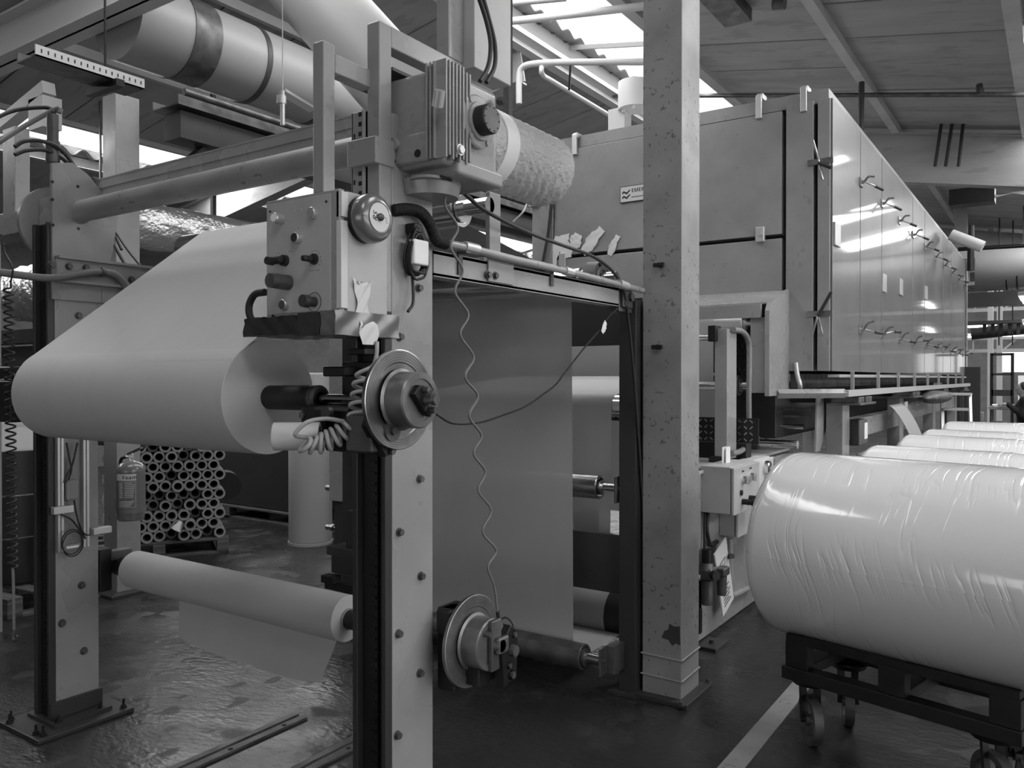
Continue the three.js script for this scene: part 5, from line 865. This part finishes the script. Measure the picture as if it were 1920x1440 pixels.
// actuator with profile end by the lower roll
const act = thing('edge_sensor', 'dark actuator block on a slotted profile above the small lower roll', 'actuator', [-2.2, 0.7, -2.2]);
{ const z = -2.0; part(act, 'block', bx(-2.122, -2.007, 0.865, 0.943, -2.06, -2.0, 0.006), M.darkFrame);
  part(act, 'top_plate', bx(-2.13, -1.997, 0.931, 0.961, -2.08, -1.985, 0.005), M.darkSteel);
  part(act, 'profile', [bx(-2.122, -1.987, 0.816, 0.842, -2.0, -1.97, 0.002), bx(-2.119, -2.059, 0.842, 0.868, -1.99, -1.95, 0.003)], M.black);
  part(act, 'stand', bx(-2.069, -2.002, 0.957, 1.087, -2.06, -2.02, 0.004), M.darkFrame); }
// floor rails in front
for (const [x, z0, z1, l] of [[-2.87, -1.2, -2.52, 'sunken steel floor rail with bolt holes between the unwind columns'], [-2.47, -1.2, -2.52, 'sunken steel floor rail beside the front unwind column']]) {
  const t = thing('floor_rail', l, 'rail', [x, 0, -1.9]);
  part(t, 'rail', [bx(x - 0.045, x - 0.012, 0.0, 0.012, z1, z0, 0.002), bx(x + 0.012, x + 0.045, 0.0, 0.012, z1, z0, 0.002), bx(x - 0.02, x + 0.02, 0.0, 0.006, z1, z0)], M.dullSteel);
  for (let k = 0; k < 4; k++) part(t, 'hole', cyl([x + 0.028, 0.011, z1 + 0.12 + k * 0.28], [x + 0.028, 0.013, z1 + 0.12 + k * 0.28], 0.011, 0.011, 14), M.blackMatte);
}

// ---------- ducts, trays and pipes under the roof ----------
const duct = thing('round_duct', 'long round sheet-metal duct with dark bands under the left roof slope', 'duct', [-5.9, 4.0, -6]);
part(duct, 'pipe', cyl([-5.9, 4.29, -3.42], [-5.9, 4.29, -16], 0.33, 0.33, 48), M.duct);
for (const z of [-4.55, -5.25, -6.9]) part(duct, 'band', latheSharp([-5.9, 4.29, z], [-5.9, 4.29, z - 0.05], [[0.33, 0], [0.337, 0], [0.337, 0.05], [0.33, 0.05]], 48), M.darkSteel);
part(duct, 'collar', latheSharp([-5.9, 4.29, -4.1], [-5.9, 4.29, -3.86], [[0.33, 0], [0.338, 0], [0.338, 0.24], [0.33, 0.24]], 48), M.dullSteel);
const big = thing('sloping_duct', 'wide pale duct sloping down from the roof behind the gantry post', 'duct', [-3.6, 3.2, -3.6]);
part(big, 'pipe', cyl([-4.421, 4.482, -3.6], [-3.323, 3.202, -3.9], 0.25, 0.25, 56), grey(0.4, 0.5, 0));
part(big, 'seam', cyl([-3.646, 3.854, -3.35], [-3.639, 3.847, -3.352], 0.01, 0.01, 6), M.dullSteel);
const fo = thing('insulated_duct', 'crinkled foil-wrapped duct running back on the left', 'insulated duct', [-6.8, 2.95, -5]);
part(fo, 'foil', surf(120, 40, (u, v) => { const a = v * Math.PI * 2, r = 0.21 + 0.006 * Math.sin(u * 90 + 3 * Math.sin(a * 3)) + 0.004 * Math.sin(a * 11 + u * 60); return [-6.95 + r * Math.cos(a), 2.95 + r * Math.sin(a), -3.6 - u * 6]; }), M.foil);
part(fo, 'hanger', bx(-6.97, -6.93, 3.1, 5.1, -5.02, -4.98), M.darkSteel);
const fo2 = thing('insulated_duct', 'crinkled foil-wrapped elbow low behind the left unwind column', 'insulated duct', [-6.6, 2.2, -3.3]);
part(fo2, 'foil', surf(50, 30, (u, v) => { const a = v * Math.PI * 2, r = 0.23 + 0.008 * Math.sin(u * 50 + 3 * Math.sin(a * 3)) + 0.006 * Math.sin(a * 9 + u * 40); return [-6.9 + u * 1.2 - 0.4, 2.26 + r * Math.sin(a), -3.4 + r * Math.cos(a)]; }), M.foil);
single('dark_ledge', 'dark ledge beam under the foil elbow on the left', 'beam', [bx(-9, -5.9, 1.86, 1.98, -3.7, -3.5), bx(-9, -5.95, 1.0, 1.84, -3.66, -3.6)], M.darkFrame);
const INX = -2.72, INY = 2.86;
const ins = thing('insulated_duct', 'bumpy insulated duct with a white ring behind the gearbox', 'insulated duct', [-2.75, 2.9, -4]);
part(ins, 'quilt', surf(70, 50, (u, v) => { const a = v * Math.PI * 2, r = 0.215 + 0.01 * Math.sin(u * 70 + (Math.floor(v * 30) % 2) * 1.5) * Math.sin(a * 24); return [INX + r * Math.cos(a), INY + r * Math.sin(a), -3.45 - u * 0.95]; }), grey(0.5, 0.6, 0.1, { bumpMap: foilBump, bumpScale: 0.015 }));
part(ins, 'ring', latheSharp([INX, INY, -3.78], [INX, INY, -3.66], [[0, 0.12], [0.222, 0.12], [0.222, 0.0], [0.2, 0]], 48), M.white);
part(ins, 'end_disc', cyl([INX, INY, -4.36], [INX, INY, -4.4], 0.2, 0.2, 40), M.duct);
part(ins, 'hanger', bx(INX - 0.02, INX + 0.02, INY + 0.2, 5.0, -4.0, -3.96), M.darkSteel);
single('oven_blower', 'pale cylindrical fan motor on the oven roof', 'fan motor', [cyl([-2.35, 3.6, -7.2], [-2.35, 3.86, -7.2], 0.16, 0.16, 32), ...[0, 1, 2, 3, 4].map(k => cyl([-2.35 + 0.11 * Math.cos(k * 1.26), 3.57, -7.2 + 0.11 * Math.sin(k * 1.26)], [-2.35 + 0.11 * Math.cos(k * 1.26), 3.62, -7.2 + 0.11 * Math.sin(k * 1.26)], 0.02, 0.02, 8))].map(g => g.translate(-3.43 + 2.35, 4.16 - 3.6, 0)), M.white);
{ const p = [-3.613, 4.09, -7.2]; single('oven_stack', 'short pale upright plate on the oven roof beside the fan motor', 'plate', bx(p[0] - 0.08, p[0] + 0.1, 3.57, p[1] + 0.1, -7.3, -7.15, 0.004), M.offWhite); }

// heavy beam crossing the top left corner, trays under it
struct('trim_2', [bx(-9.5, -5.0, 4.2, 4.55, -3.3, -3.28), bx(-9.5, -5.0, 4.2, 4.225, -3.4, -3.18), bx(-9.5, -5.0, 4.53, 4.55, -3.4, -3.18)], M.offWhite);
struct('trim_2', [bx(-12, -4.4, 4.62, 4.8, -3.6, -3.58), bx(-12, -4.4, 4.78, 4.8, -3.68, -3.5)], M.purlin);
const tray1 = thing('cable_tray', 'perforated cable tray hanging under the beam at top left', 'cable tray', [-4.6, 3.3, -2.6]);
part(tray1, 'lip', bx(-4.61, -4.6, 3.3, 3.36, -2.83, -2.2), M.offWhite);
for (let k = 0; k < 17; k++) part(tray1, 'slot', bx(-4.6, -4.5985, 3.322, 3.342, -2.81 + k * 0.036, -2.803 + k * 0.036), M.black);
part(tray1, 'bed', [bx(-4.8, -4.6, 3.3, 3.306, -2.83, -2.2), bx(-4.81, -4.8, 3.3, 3.36, -2.83, -2.2)], M.dullSteel);
part(tray1, 'hanger', [bx(-4.9, -4.56, 3.26, 3.3, -2.68, -2.63), bx(-4.745, -4.735, 3.3, 5.3, -2.67, -2.66)], M.black);
const tray2 = thing('cable_tray', 'darker cable tray running back from the left building column', 'cable tray', [-4.9, 3.3, -5]);
part(tray2, 'bed', [bx(-5.5, -5.2, 3.5, 3.51, -9, -3.45), bx(-5.2, -5.19, 3.5, 3.57, -9, -3.45), bx(-5.51, -5.5, 3.5, 3.57, -9, -3.45)], M.dullSteel);
part(tray2, 'bearer', bx(-5.44, -5.24, 3.28, 3.48, -9, -3.5, 0.004), M.darkSteel);
part(tray2, 'brace', bar([-5.5, 2.85, -3.4], [-5.35, 3.28, -3.78], 0.07, 0.07), M.darkSteel);
single('roof_conduit', 'thin conduit running along above the darker cable tray', 'conduit', cyl([-5.05, 3.541, -3.4], [-5.05, 3.541, -12], 0.025, 0.025, 10), M.dullSteel);
single('left_trunking', 'pale slanting trunking at the top left behind the hoses', 'trunking', [bar([-7.516, 3.689, -3.3], [-6.689, 3.865, -3.3], 0.1, 0.1), bx(-6.919, -6.688, 3.55, 3.8, -3.4, -3.25)], M.offWhite);
single('hanging_pendant', 'small metal pendant hoist on a pale rail above the cross pipe', 'hoist', [cyl([-3.317, 2.851, -2.8], [-3.317, 3.028, -2.8], 0.012, 0.012, 10), cyl([-3.317, 3.023, -2.8], [-3.317, 5.2, -2.8], 0.003, 0.003, 6), cyl([-3.325, 2.962, -2.8], [-3.325, 3.003, -2.8], 0.025, 0.025, 12), bar([-3.317, 3.023, -2.8], [-3.43, 3.036, -3.1], 0.04, 0.02)], M.alu);

// pipes across the ridge rooflight
single('roof_pipe', 'thick pale pipe crossing under the ridge rooflight near the gearbox cables', 'pipe', cyl([-4.977, 5.084, -6.5], [-2.847, 4.76, -6.5], 0.035, 0.035, 14), M.offWhite);
single('roof_pipe', 'thin pale pipe crossing under the ridge rooflight at the very top', 'pipe', cyl([-4.747, 5.105, -6.2], [-3.624, 4.902, -6.2], 0.03, 0.03, 14), M.offWhite);
const sp = thing('sprinkler_pipe', 'pale sprinkler pipework with elbows above the oven', 'pipework', [-2.6, 4.2, -7]);
part(sp, 'pipe', pipe([[-4.38, 4.224, -6.6], [-4.38, 4.457, -6.6], [-4.349, 4.565, -6.6], [-4.214, 4.577, -6.6], [-3.857, 4.515, -6.6], [-2.94, 4.32, -6.6]], 0.03, 60, 10), M.offWhite);
part(sp, 'branch', pipe([[-4.117, 4.536, -6.6], [-4.111, 4.453, -6.6], [-4.215, 4.518, -7.0], [-4.169, 4.476, -8.2]], 0.025, 40, 10), M.offWhite);
part(sp, 'hanger', cyl([-3.8, 4.487, -6.6], [-3.99, 4.375, -6.9], 0.012, 0.012, 8), M.dullSteel);
single('roof_pipe', 'dark pipe with a drop leg over the oven side', 'pipe', [cyl([-3.617, 5.364, -9.4], [-1.786, 4.885, -9.4], 0.03, 0.03, 10), cyl([-1.786, 4.885, -9.4], [-1.795, 4.213, -9.4], 0.03, 0.03, 10), cyl([-1.786, 4.804, -9.4], [-1.786, 4.902, -9.4], 0.04, 0.04, 10)].map(g => g), M.darkSteel);
single('roof_pipe', 'long thin sprinkler pipe crossing behind the oven top under the right slope', 'pipe', [cyl([-4.881, 5.262, -9.6], [-0.262, 4.38, -9.6], 0.025, 0.025, 10), cyl([-0.687, 4.463, -9.6], [-0.697, 4.569, -9.6], 0.04, 0.03, 8)], M.dullSteel);
single('hook_rods', 'three black rods clamped over the sloping roof girder', 'rods', [0, 1, 2].map(k => cyl([[-1.253, 4.768, -11.55], [-1.134, 4.747, -11.55], [-1.011, 4.725, -11.55]][k], [[-1.324, 4.24, -11.55], [-1.204, 4.222, -11.55], [-1.061, 4.201, -11.55]][k], 0.02, 0.02, 8)), M.cable);
single('bracket_arm', 'dark angle bracket and nozzle under the right roof slope', 'bracket', [bx(-2.6, -2.35, 4.82, 4.94, -7.4, -6.0), cyl([-2.039, 4.743, -7.0], [-1.94, 4.726, -7.0], 0.05, 0.05, 12)], M.dullSteel);

// ---------- far end of the hall ----------
const fd = thing('right_duct', 'fat horizontal duct with band joints far under the right roof slope', 'duct', [-0.2, 3.3, -15]);
part(fd, 'pipe', cyl([-1.2, 3.42, -15.9], [4, 3.3, -16.2], 0.36, 0.36, 36), M.duct);
for (const x of [-0.75, -0.6, -0.42, 0.0]) part(fd, 'band', cyl([x, 3.39, -15.95], [x + 0.02, 3.39, -15.95], 0.366, 0.366, 36), M.black);
single('dark_pipe', 'dark thin pipe crossing in front of the fat far duct', 'pipe', [cyl([-1.25, 3.45, -13.6], [3, 3.35, -13.6], 0.03, 0.03, 8), cyl([-1.07, 3.1, -13.4], [-1.07, 3.75, -13.4], 0.05, 0.04, 10)], M.black);
single('hanging_tube', 'pale tube hanging at a slant below the fat far duct', 'tube', cyl([-1.205, 3.457, -12.2], [-0.836, 3.261, -12.2], 0.075, 0.075, 24), M.offWhite);
single('ceiling_baffle', 'torn white insulation under the far right roof', 'insulation', surf(12, 6, (u, v) => [-0.75 + u * 2.5, 4.02 + 0.1 * v + 0.03 * Math.sin(u * 25 + v * 5), -12.9 - 0.4 * v + 0.05 * Math.sin(u * 17)]), grey(0.5, 0.8, 0, { side: THREE.DoubleSide }));
single('dark_baffle', 'dark strip of baffle next to the torn insulation', 'baffle', bx(-1.3, -0.75, 3.98, 4.2, -13.2, -12.9), M.black);
struct('trim_3', [bar([-1.57, 3.741, -16.5], [-0.479, 3.787, -16.5], 0.16, 0.1), bar([-1.2, 3.6, -16.4], [-0.7, 3.1, -16.4], 0.08, 0.08), bar([-0.2, 3.6, -16.4], [-0.7, 3.1, -16.4], 0.08, 0.08)], M.purlin);
single('cable_bridge', 'stack of dark trays and ducts crossing the far hall', 'duct stack', [bx(-2.5, 5, 2.95, 3.2, -18.4, -18), bx(-2.5, 5, 3.25, 3.35, -18.3, -18), bx(-2.5, 5, 2.6, 2.66, -18.4, -18.1)], M.darkSteel);
for (let k = 0; k < 5; k++) single('duct_clip', 'dark vertical strap in the row below the far tray bridge', 'strap', bx(-1.25 + k * 0.14, -1.19 + k * 0.14, 2.4, 2.62, -18.3, -18.25), M.black, 'straps under the tray bridge');
buildingColumn('pale far building column just past the end of the oven', -1.62, -1.42, -17.2, -17.0, 4.8, 0.08, M.column);
buildingColumn('slim white far column right of the oven end, nearer of a pair', -1.28, -1.18, -20.2, -20.0, 4.8, 0.05, M.offWhite);
buildingColumn('slim white far column right of the oven end, farther of a pair', -1.13, -1.03, -20.5, -20.3, 4.8, 0.05, M.offWhite);
for (const [y, z, l] of [[3.62, -20.8, 'high pale lattice beam across the far hall'], [2.15, -22, 'low pale beam across the far hall above the window'], [3.15, -22.5, 'middle pale beam across the far hall']]) { const t = thing('far_beam', l, 'beam', [-1, y, z]); part(t, 'chord', bx(-4, 5, y, y + 0.08, z - 0.06, z + 0.06), M.purlin); part(t, 'chord', bx(-4, 5, y + 0.3, y + 0.36, z - 0.06, z + 0.06), M.purlin); for (let k = 0; k < 14; k++) part(t, 'diagonal', bar([-3.5 + k * 0.6, y + 0.05, z], [-3.2 + k * 0.6 - (k % 2) * 0.3 + (k % 2 ? -0.0 : 0), y + 0.33, z], 0.03, 0.03), M.purlin); }
single('far_pipe', 'dark fat pipe slanting across the far hall behind the lights', 'pipe', cyl([-1.5, 2.45, -19], [1.5, 2.75, -19], 0.12, 0.12, 20), M.darkSteel);
for (let k = 0; k < 4; k++) single('far_hose', 'thin black drop cable hanging in the far hall', 'cable', cyl([-1.0 + k * 0.22, 2.2, -18.7 - 0.2 * k], [-1.0 + k * 0.22, roofY(-1.0 + k * 0.22) + 0.03, -18.7 - 0.2 * k], 0.014, 0.014, 6), M.cable, 'drop cables in the far hall');
const dark = thing('dark_cabinet', 'tall dark cabinet at the far end of the oven', 'cabinet', [-1.5, 0, -16.2]);
part(dark, 'body', bx(-1.7, -1.42, 0, 1.85, -16.4, -15.9, 0.01), M.darkFrame); part(dark, 'door', bx(-1.41, -1.15, 0.1, 1.75, -16.4, -16.35, 0.01), M.darkSteel);
// far rack
const rack = thing('frame_rack', 'tall open steel rack with shelves in the far hall', 'rack', [-0.9, 0, -17]);
for (const x of [-1.02, -0.7]) part(rack, 'upright', bx(x - 0.025, x + 0.025, 0, 2.0, -17.03, -16.97), M.black);
for (const y of [0.75, 1.0, 1.25, 1.62, 1.98]) part(rack, 'shelf', bx(-1.02, -0.7, y - 0.02, y + (y === 1.25 ? 0.09 : 0.02), -17.2, -16.97), M.darkSteel);
single('crate_stack', 'stack of small pale crates beside the far rack', 'crates', bx(-1.28, -1.1, 0, 0.715, -16.6, -16.4, 0.01), M.offWhite);
single('crate_stack', 'upper pale crate beside the far rack', 'crates', bx(-1.27, -1.11, 0.72, 0.95, -16.6, -16.4, 0.01), M.machine);
single('work_table', 'far table strewn with papers in front of the window', 'table', [bx(-0.95, -0.55, 1.05, 1.09, -15.6, -15.1), bx(-0.94, -0.9, 0, 1.05, -15.55, -15.5), bx(-0.6, -0.56, 0, 1.05, -15.55, -15.5)], M.machine);
single('paper_pile', 'loose papers on the far table', 'papers', lumpy(-0.9, -0.62, 1.09, 1.12, -15.2, -15.5, 8, 0.012), M.white);
single('white_board', 'large white board standing under the far window', 'board', bx(-0.9, 0.6, 0.7, 1.62, -25, -24.9), M.white);
single('box_pile', 'grey covered stack at the right behind the far table', 'box', bx(-0.35, 0.4, 0, 1.02, -14.6, -14.2, 0.03), M.machine);
// far wall window
{ const w = struct('window_4', [bx(-1.45, -1.4, 1.7, 2.35, -26.99, -26.9), bx(0.9, 0.95, 1.7, 2.35, -26.99, -26.9), bx(-1.45, 0.95, 2.3, 2.35, -26.99, -26.9), bx(-0.62, -0.58, 1.7, 2.3, -26.99, -26.9)], M.machine); }
// fluorescent fittings
const glow = v => { const m = grey(0.9, 0.5); m.emissive = new THREE.Color(1, 1, 1); m.emissiveIntensity = v; return m; };
function tubeLight(label, x, y, z, len, alongX) {
  const t = thing('fluorescent_light', label, 'light', [x, y, z], 'fluorescent fittings');
  part(t, 'housing', alongX ? bx(x - len / 2, x + len / 2, y + 0.03, y + 0.1, z - 0.06, z + 0.06, 0.006) : bx(x - 0.06, x + 0.06, y + 0.03, y + 0.1, z - len / 2, z + len / 2, 0.006), M.white);
  part(t, 'hanger', bx(x - 0.01, x + 0.01, y + 0.1, roofY(x) + 0.03, z - 0.01, z + 0.01), M.dullSteel);
  part(t, 'lamp_tube', alongX ? cyl([x - len / 2, y, z], [x + len / 2, y, z], 0.025, 0.025, 12) : cyl([x, y, z - len / 2], [x, y, z + len / 2], 0.025, 0.025, 12), glow(6));
  const l = new THREE.RectAreaLight(0xffffff, 12, alongX ? len : 0.1, alongX ? 0.1 : len); l.position.set(x, y - 0.04, z); l.rotation.x = -Math.PI / 2; l.name = 'fluorescent_glow'; scene.add(l);
}
tubeLight('bright fluorescent light hung far right below the tray bridge', -0.55, 2.95, -17.2, 1.2, false);
tubeLight('lower fluorescent light hung far right below the tray bridge', -0.5, 2.5, -17.6, 1.2, false);
tubeLight('fluorescent light far behind the oven end, upper of two', -1.5, 2.85, -23.5, 1.5, true);
tubeLight('fluorescent light far behind the oven end, lower of two', -1.35, 2.6, -24, 1.6, true);
tubeLight('fluorescent light glimpsed behind the left unwind column', -9, 2.93, -5.0, 1.2, true);
// step ladder, bag, bent sheet
const lad = thing('step_ladder', 'aluminium step ladder standing by the last wrapped roll', 'step ladder', [-1.15, 0, -11]);
for (const x of [-1.2, -0.9]) { part(lad, 'stile', bar([x, 1.35, -11.2], [x + 0.08, 0, -10.7], 0.03, 0.06), M.alu); part(lad, 'rear_stile', bar([x, 1.35, -11.25], [x, 0, -11.8], 0.025, 0.04), M.alu); }
for (const k of [0.25, 0.5, 0.7, 0.87]) part(lad, 'step', bx(-1.18 + 0.08 * (1 - k), -0.9 + 0.08 * (1 - k), 1.35 * k - 0.015, 1.35 * k + 0.015, -11.2 + 0.5 * (1 - k) - 0.08, -11.2 + 0.5 * (1 - k) + 0.06), M.alu);
part(lad, 'top_step', bx(-1.22, -0.88, 1.34, 1.37, -11.32, -11.12, 0.005), M.alu);
single('filled_bag', 'plump pale bag lying on the rail end under the oven', 'bag', new THREE.SphereGeometry(1, 28, 16).scale(0.16, 0.075, 0.85).translate(-1.2, 1.33, -10.6), M.dullSteel);
single('bent_sheet', 'curved pale sheet bent down between the oven legs', 'sheet', surf(16, 6, (u, v) => [-1.3 + 0.25 * Math.sin(u * 1.4), 1.3 - 0.75 * Math.pow(u, 1.4), -8.1 - v * 0.7 - 0.25 * u]), grey(0.3, 0.7, 0, { side: THREE.DoubleSide }));
single('beam_crate', 'grey block of machine casing on the floor by the first oven leg', 'machine casing', [bx(-1.35, -1.05, 0.6, 0.95, -7.5, -6.9, 0.02), bx(-1.2, -1.1, 0.3, 0.9, -7.0, -6.9, 0.01)], M.machine);
single('pale_notice', 'small white notice on the second oven leg', 'notice', bx(-1.36, -1.352, 1.2, 1.3, -9.6, -9.4), M.white);

// ---------- person in dark clothes by the far table ----------
{
  const P = new THREE.Vector3(-0.42, 0, -15.05);
  const who = thing('person', 'person in black clothes standing by the far table, turned away from the rolls', 'person', P.toArray()); who.localParts = true;
  // joints: facing -x
  const J = { pel: [0, 0.82, 0], chest: [-0.02, 1.08, 0], neck: [-0.04, 1.24, 0], shL: [-0.02, 1.2, 0.16], shR: [-0.02, 1.2, -0.16], elL: [-0.05, 0.96, 0.2], elR: [-0.05, 0.96, -0.2], haL: [-0.26, 1.14, 0.14], haR: [-0.26, 1.14, -0.12], hipL: [0, 0.78, 0.08], hipR: [0, 0.78, -0.08], knL: [-0.02, 0.42, 0.09], knR: [0.02, 0.42, -0.09], anL: [0.02, 0.07, 0.09], anR: [0.06, 0.07, -0.09], toL: [-0.12, 0.035, 0.1], toR: [-0.08, 0.035, -0.1] };
  const bones = [['pel', 'chest', 0.125, 0.13], ['chest', 'neck', 0.125, 0.055], ['chest', 'shL', 0.1, 0.06], ['chest', 'shR', 0.1, 0.06], ['shL', 'elL', 0.058, 0.045], ['shR', 'elR', 0.058, 0.045], ['elL', 'haL', 0.045, 0.032], ['elR', 'haR', 0.045, 0.032], ['pel', 'hipL', 0.11, 0.1], ['pel', 'hipR', 0.11, 0.1], ['hipL', 'knL', 0.095, 0.062], ['hipR', 'knR', 0.095, 0.062], ['knL', 'anL', 0.06, 0.042], ['knR', 'anR', 0.06, 0.042], ['anL', 'toL', 0.045, 0.035], ['anR', 'toR', 0.045, 0.035]].map(([a, b, r0, r1]) => [V(J[a]), V(J[b]), r0, r1]);
  const field = (list, size, res, mid, k) => { const mc = new MarchingCubes(res, M.black, false, false, 60000); mc.isolation = 0; const h = size / 2, p = new THREE.Vector3();
    for (let z = 0; z < res; z++) for (let y = 0; y < res; y++) for (let x = 0; x < res; x++) { p.set(((x - res / 2) / (res / 2)) * h + mid[0], ((y - res / 2) / (res / 2)) * h + mid[1], ((z - res / 2) / (res / 2)) * h + mid[2]); let s = 0; for (const [a, b, r0, r1] of list) { const ab = b.clone().sub(a), t = Math.max(0, Math.min(1, p.clone().sub(a).dot(ab) / (ab.lengthSq() + 1e-9))); const d = p.distanceTo(a.clone().addScaledVector(ab, t)) - (r0 + (r1 - r0) * t); s += Math.exp(-k * d); } mc.field[x + y * res + z * res * res] = Math.log(s + 1e-30) / k; }
    mc.update(); const g = new THREE.BufferGeometry(); const n = mc.count; g.setAttribute('position', new THREE.BufferAttribute(mc.positionArray.slice(0, n * 3), 3)); g.setAttribute('normal', new THREE.BufferAttribute(mc.normalArray.slice(0, n * 3), 3)); g.scale(h, h, h).translate(...mid); return g; };
  part(who, 'body', field(bones, 1.5, 60, [-0.02, 0.68, 0], 45), grey(0.012, 0.9));
  const head = [[V(-0.05, 1.24, 0), V(-0.05, 1.3, 0), 0.05, 0.05], [V(-0.045, 1.38, 0), V(-0.05, 1.4, 0), 0.082, 0.085], [V(-0.1, 1.33, 0), V(-0.09, 1.35, 0), 0.045, 0.055], [V(-0.145, 1.365, 0), V(-0.135, 1.38, 0), 0.012, 0.01]];
  const hg = field(head, 0.34, 34, [-0.06, 1.36, 0], 70);
  const fingers = []; for (const s of [1, -1]) { const h = V(s > 0 ? J.haL : J.haR); fingers.push(new THREE.SphereGeometry(0.034, 10, 8).scale(1.3, 0.6, 1).translate(h.x - 0.03, h.y, h.z)); for (let f = 0; f < 4; f++) fingers.push(pipe([[h.x - 0.05, h.y, h.z + (f - 1.5) * 0.017], [h.x - 0.09, h.y + 0.004, h.z + (f - 1.5) * 0.018], [h.x - 0.115 - 0.008 * (f % 3), h.y - 0.012, h.z + (f - 1.5) * 0.018]], 0.008, 6, 6)); fingers.push(pipe([[h.x - 0.02, h.y, h.z - s * 0.03], [h.x - 0.055, h.y - 0.004, h.z - s * 0.05], [h.x - 0.08, h.y - 0.008, h.z - s * 0.045]], 0.009, 6, 6)); }
  part(who, 'head', hg, grey(0.35, 0.6)); part(who, 'hands', fingers, grey(0.35, 0.6));
  part(who, 'hair', [new THREE.SphereGeometry(0.095, 20, 14).scale(1.02, 0.95, 1).translate(-0.03, 1.405, 0), new THREE.SphereGeometry(0.04, 12, 10).translate(0.07, 1.42, 0)], grey(0.02, 0.7));
}

renderer.render(scene, camera);
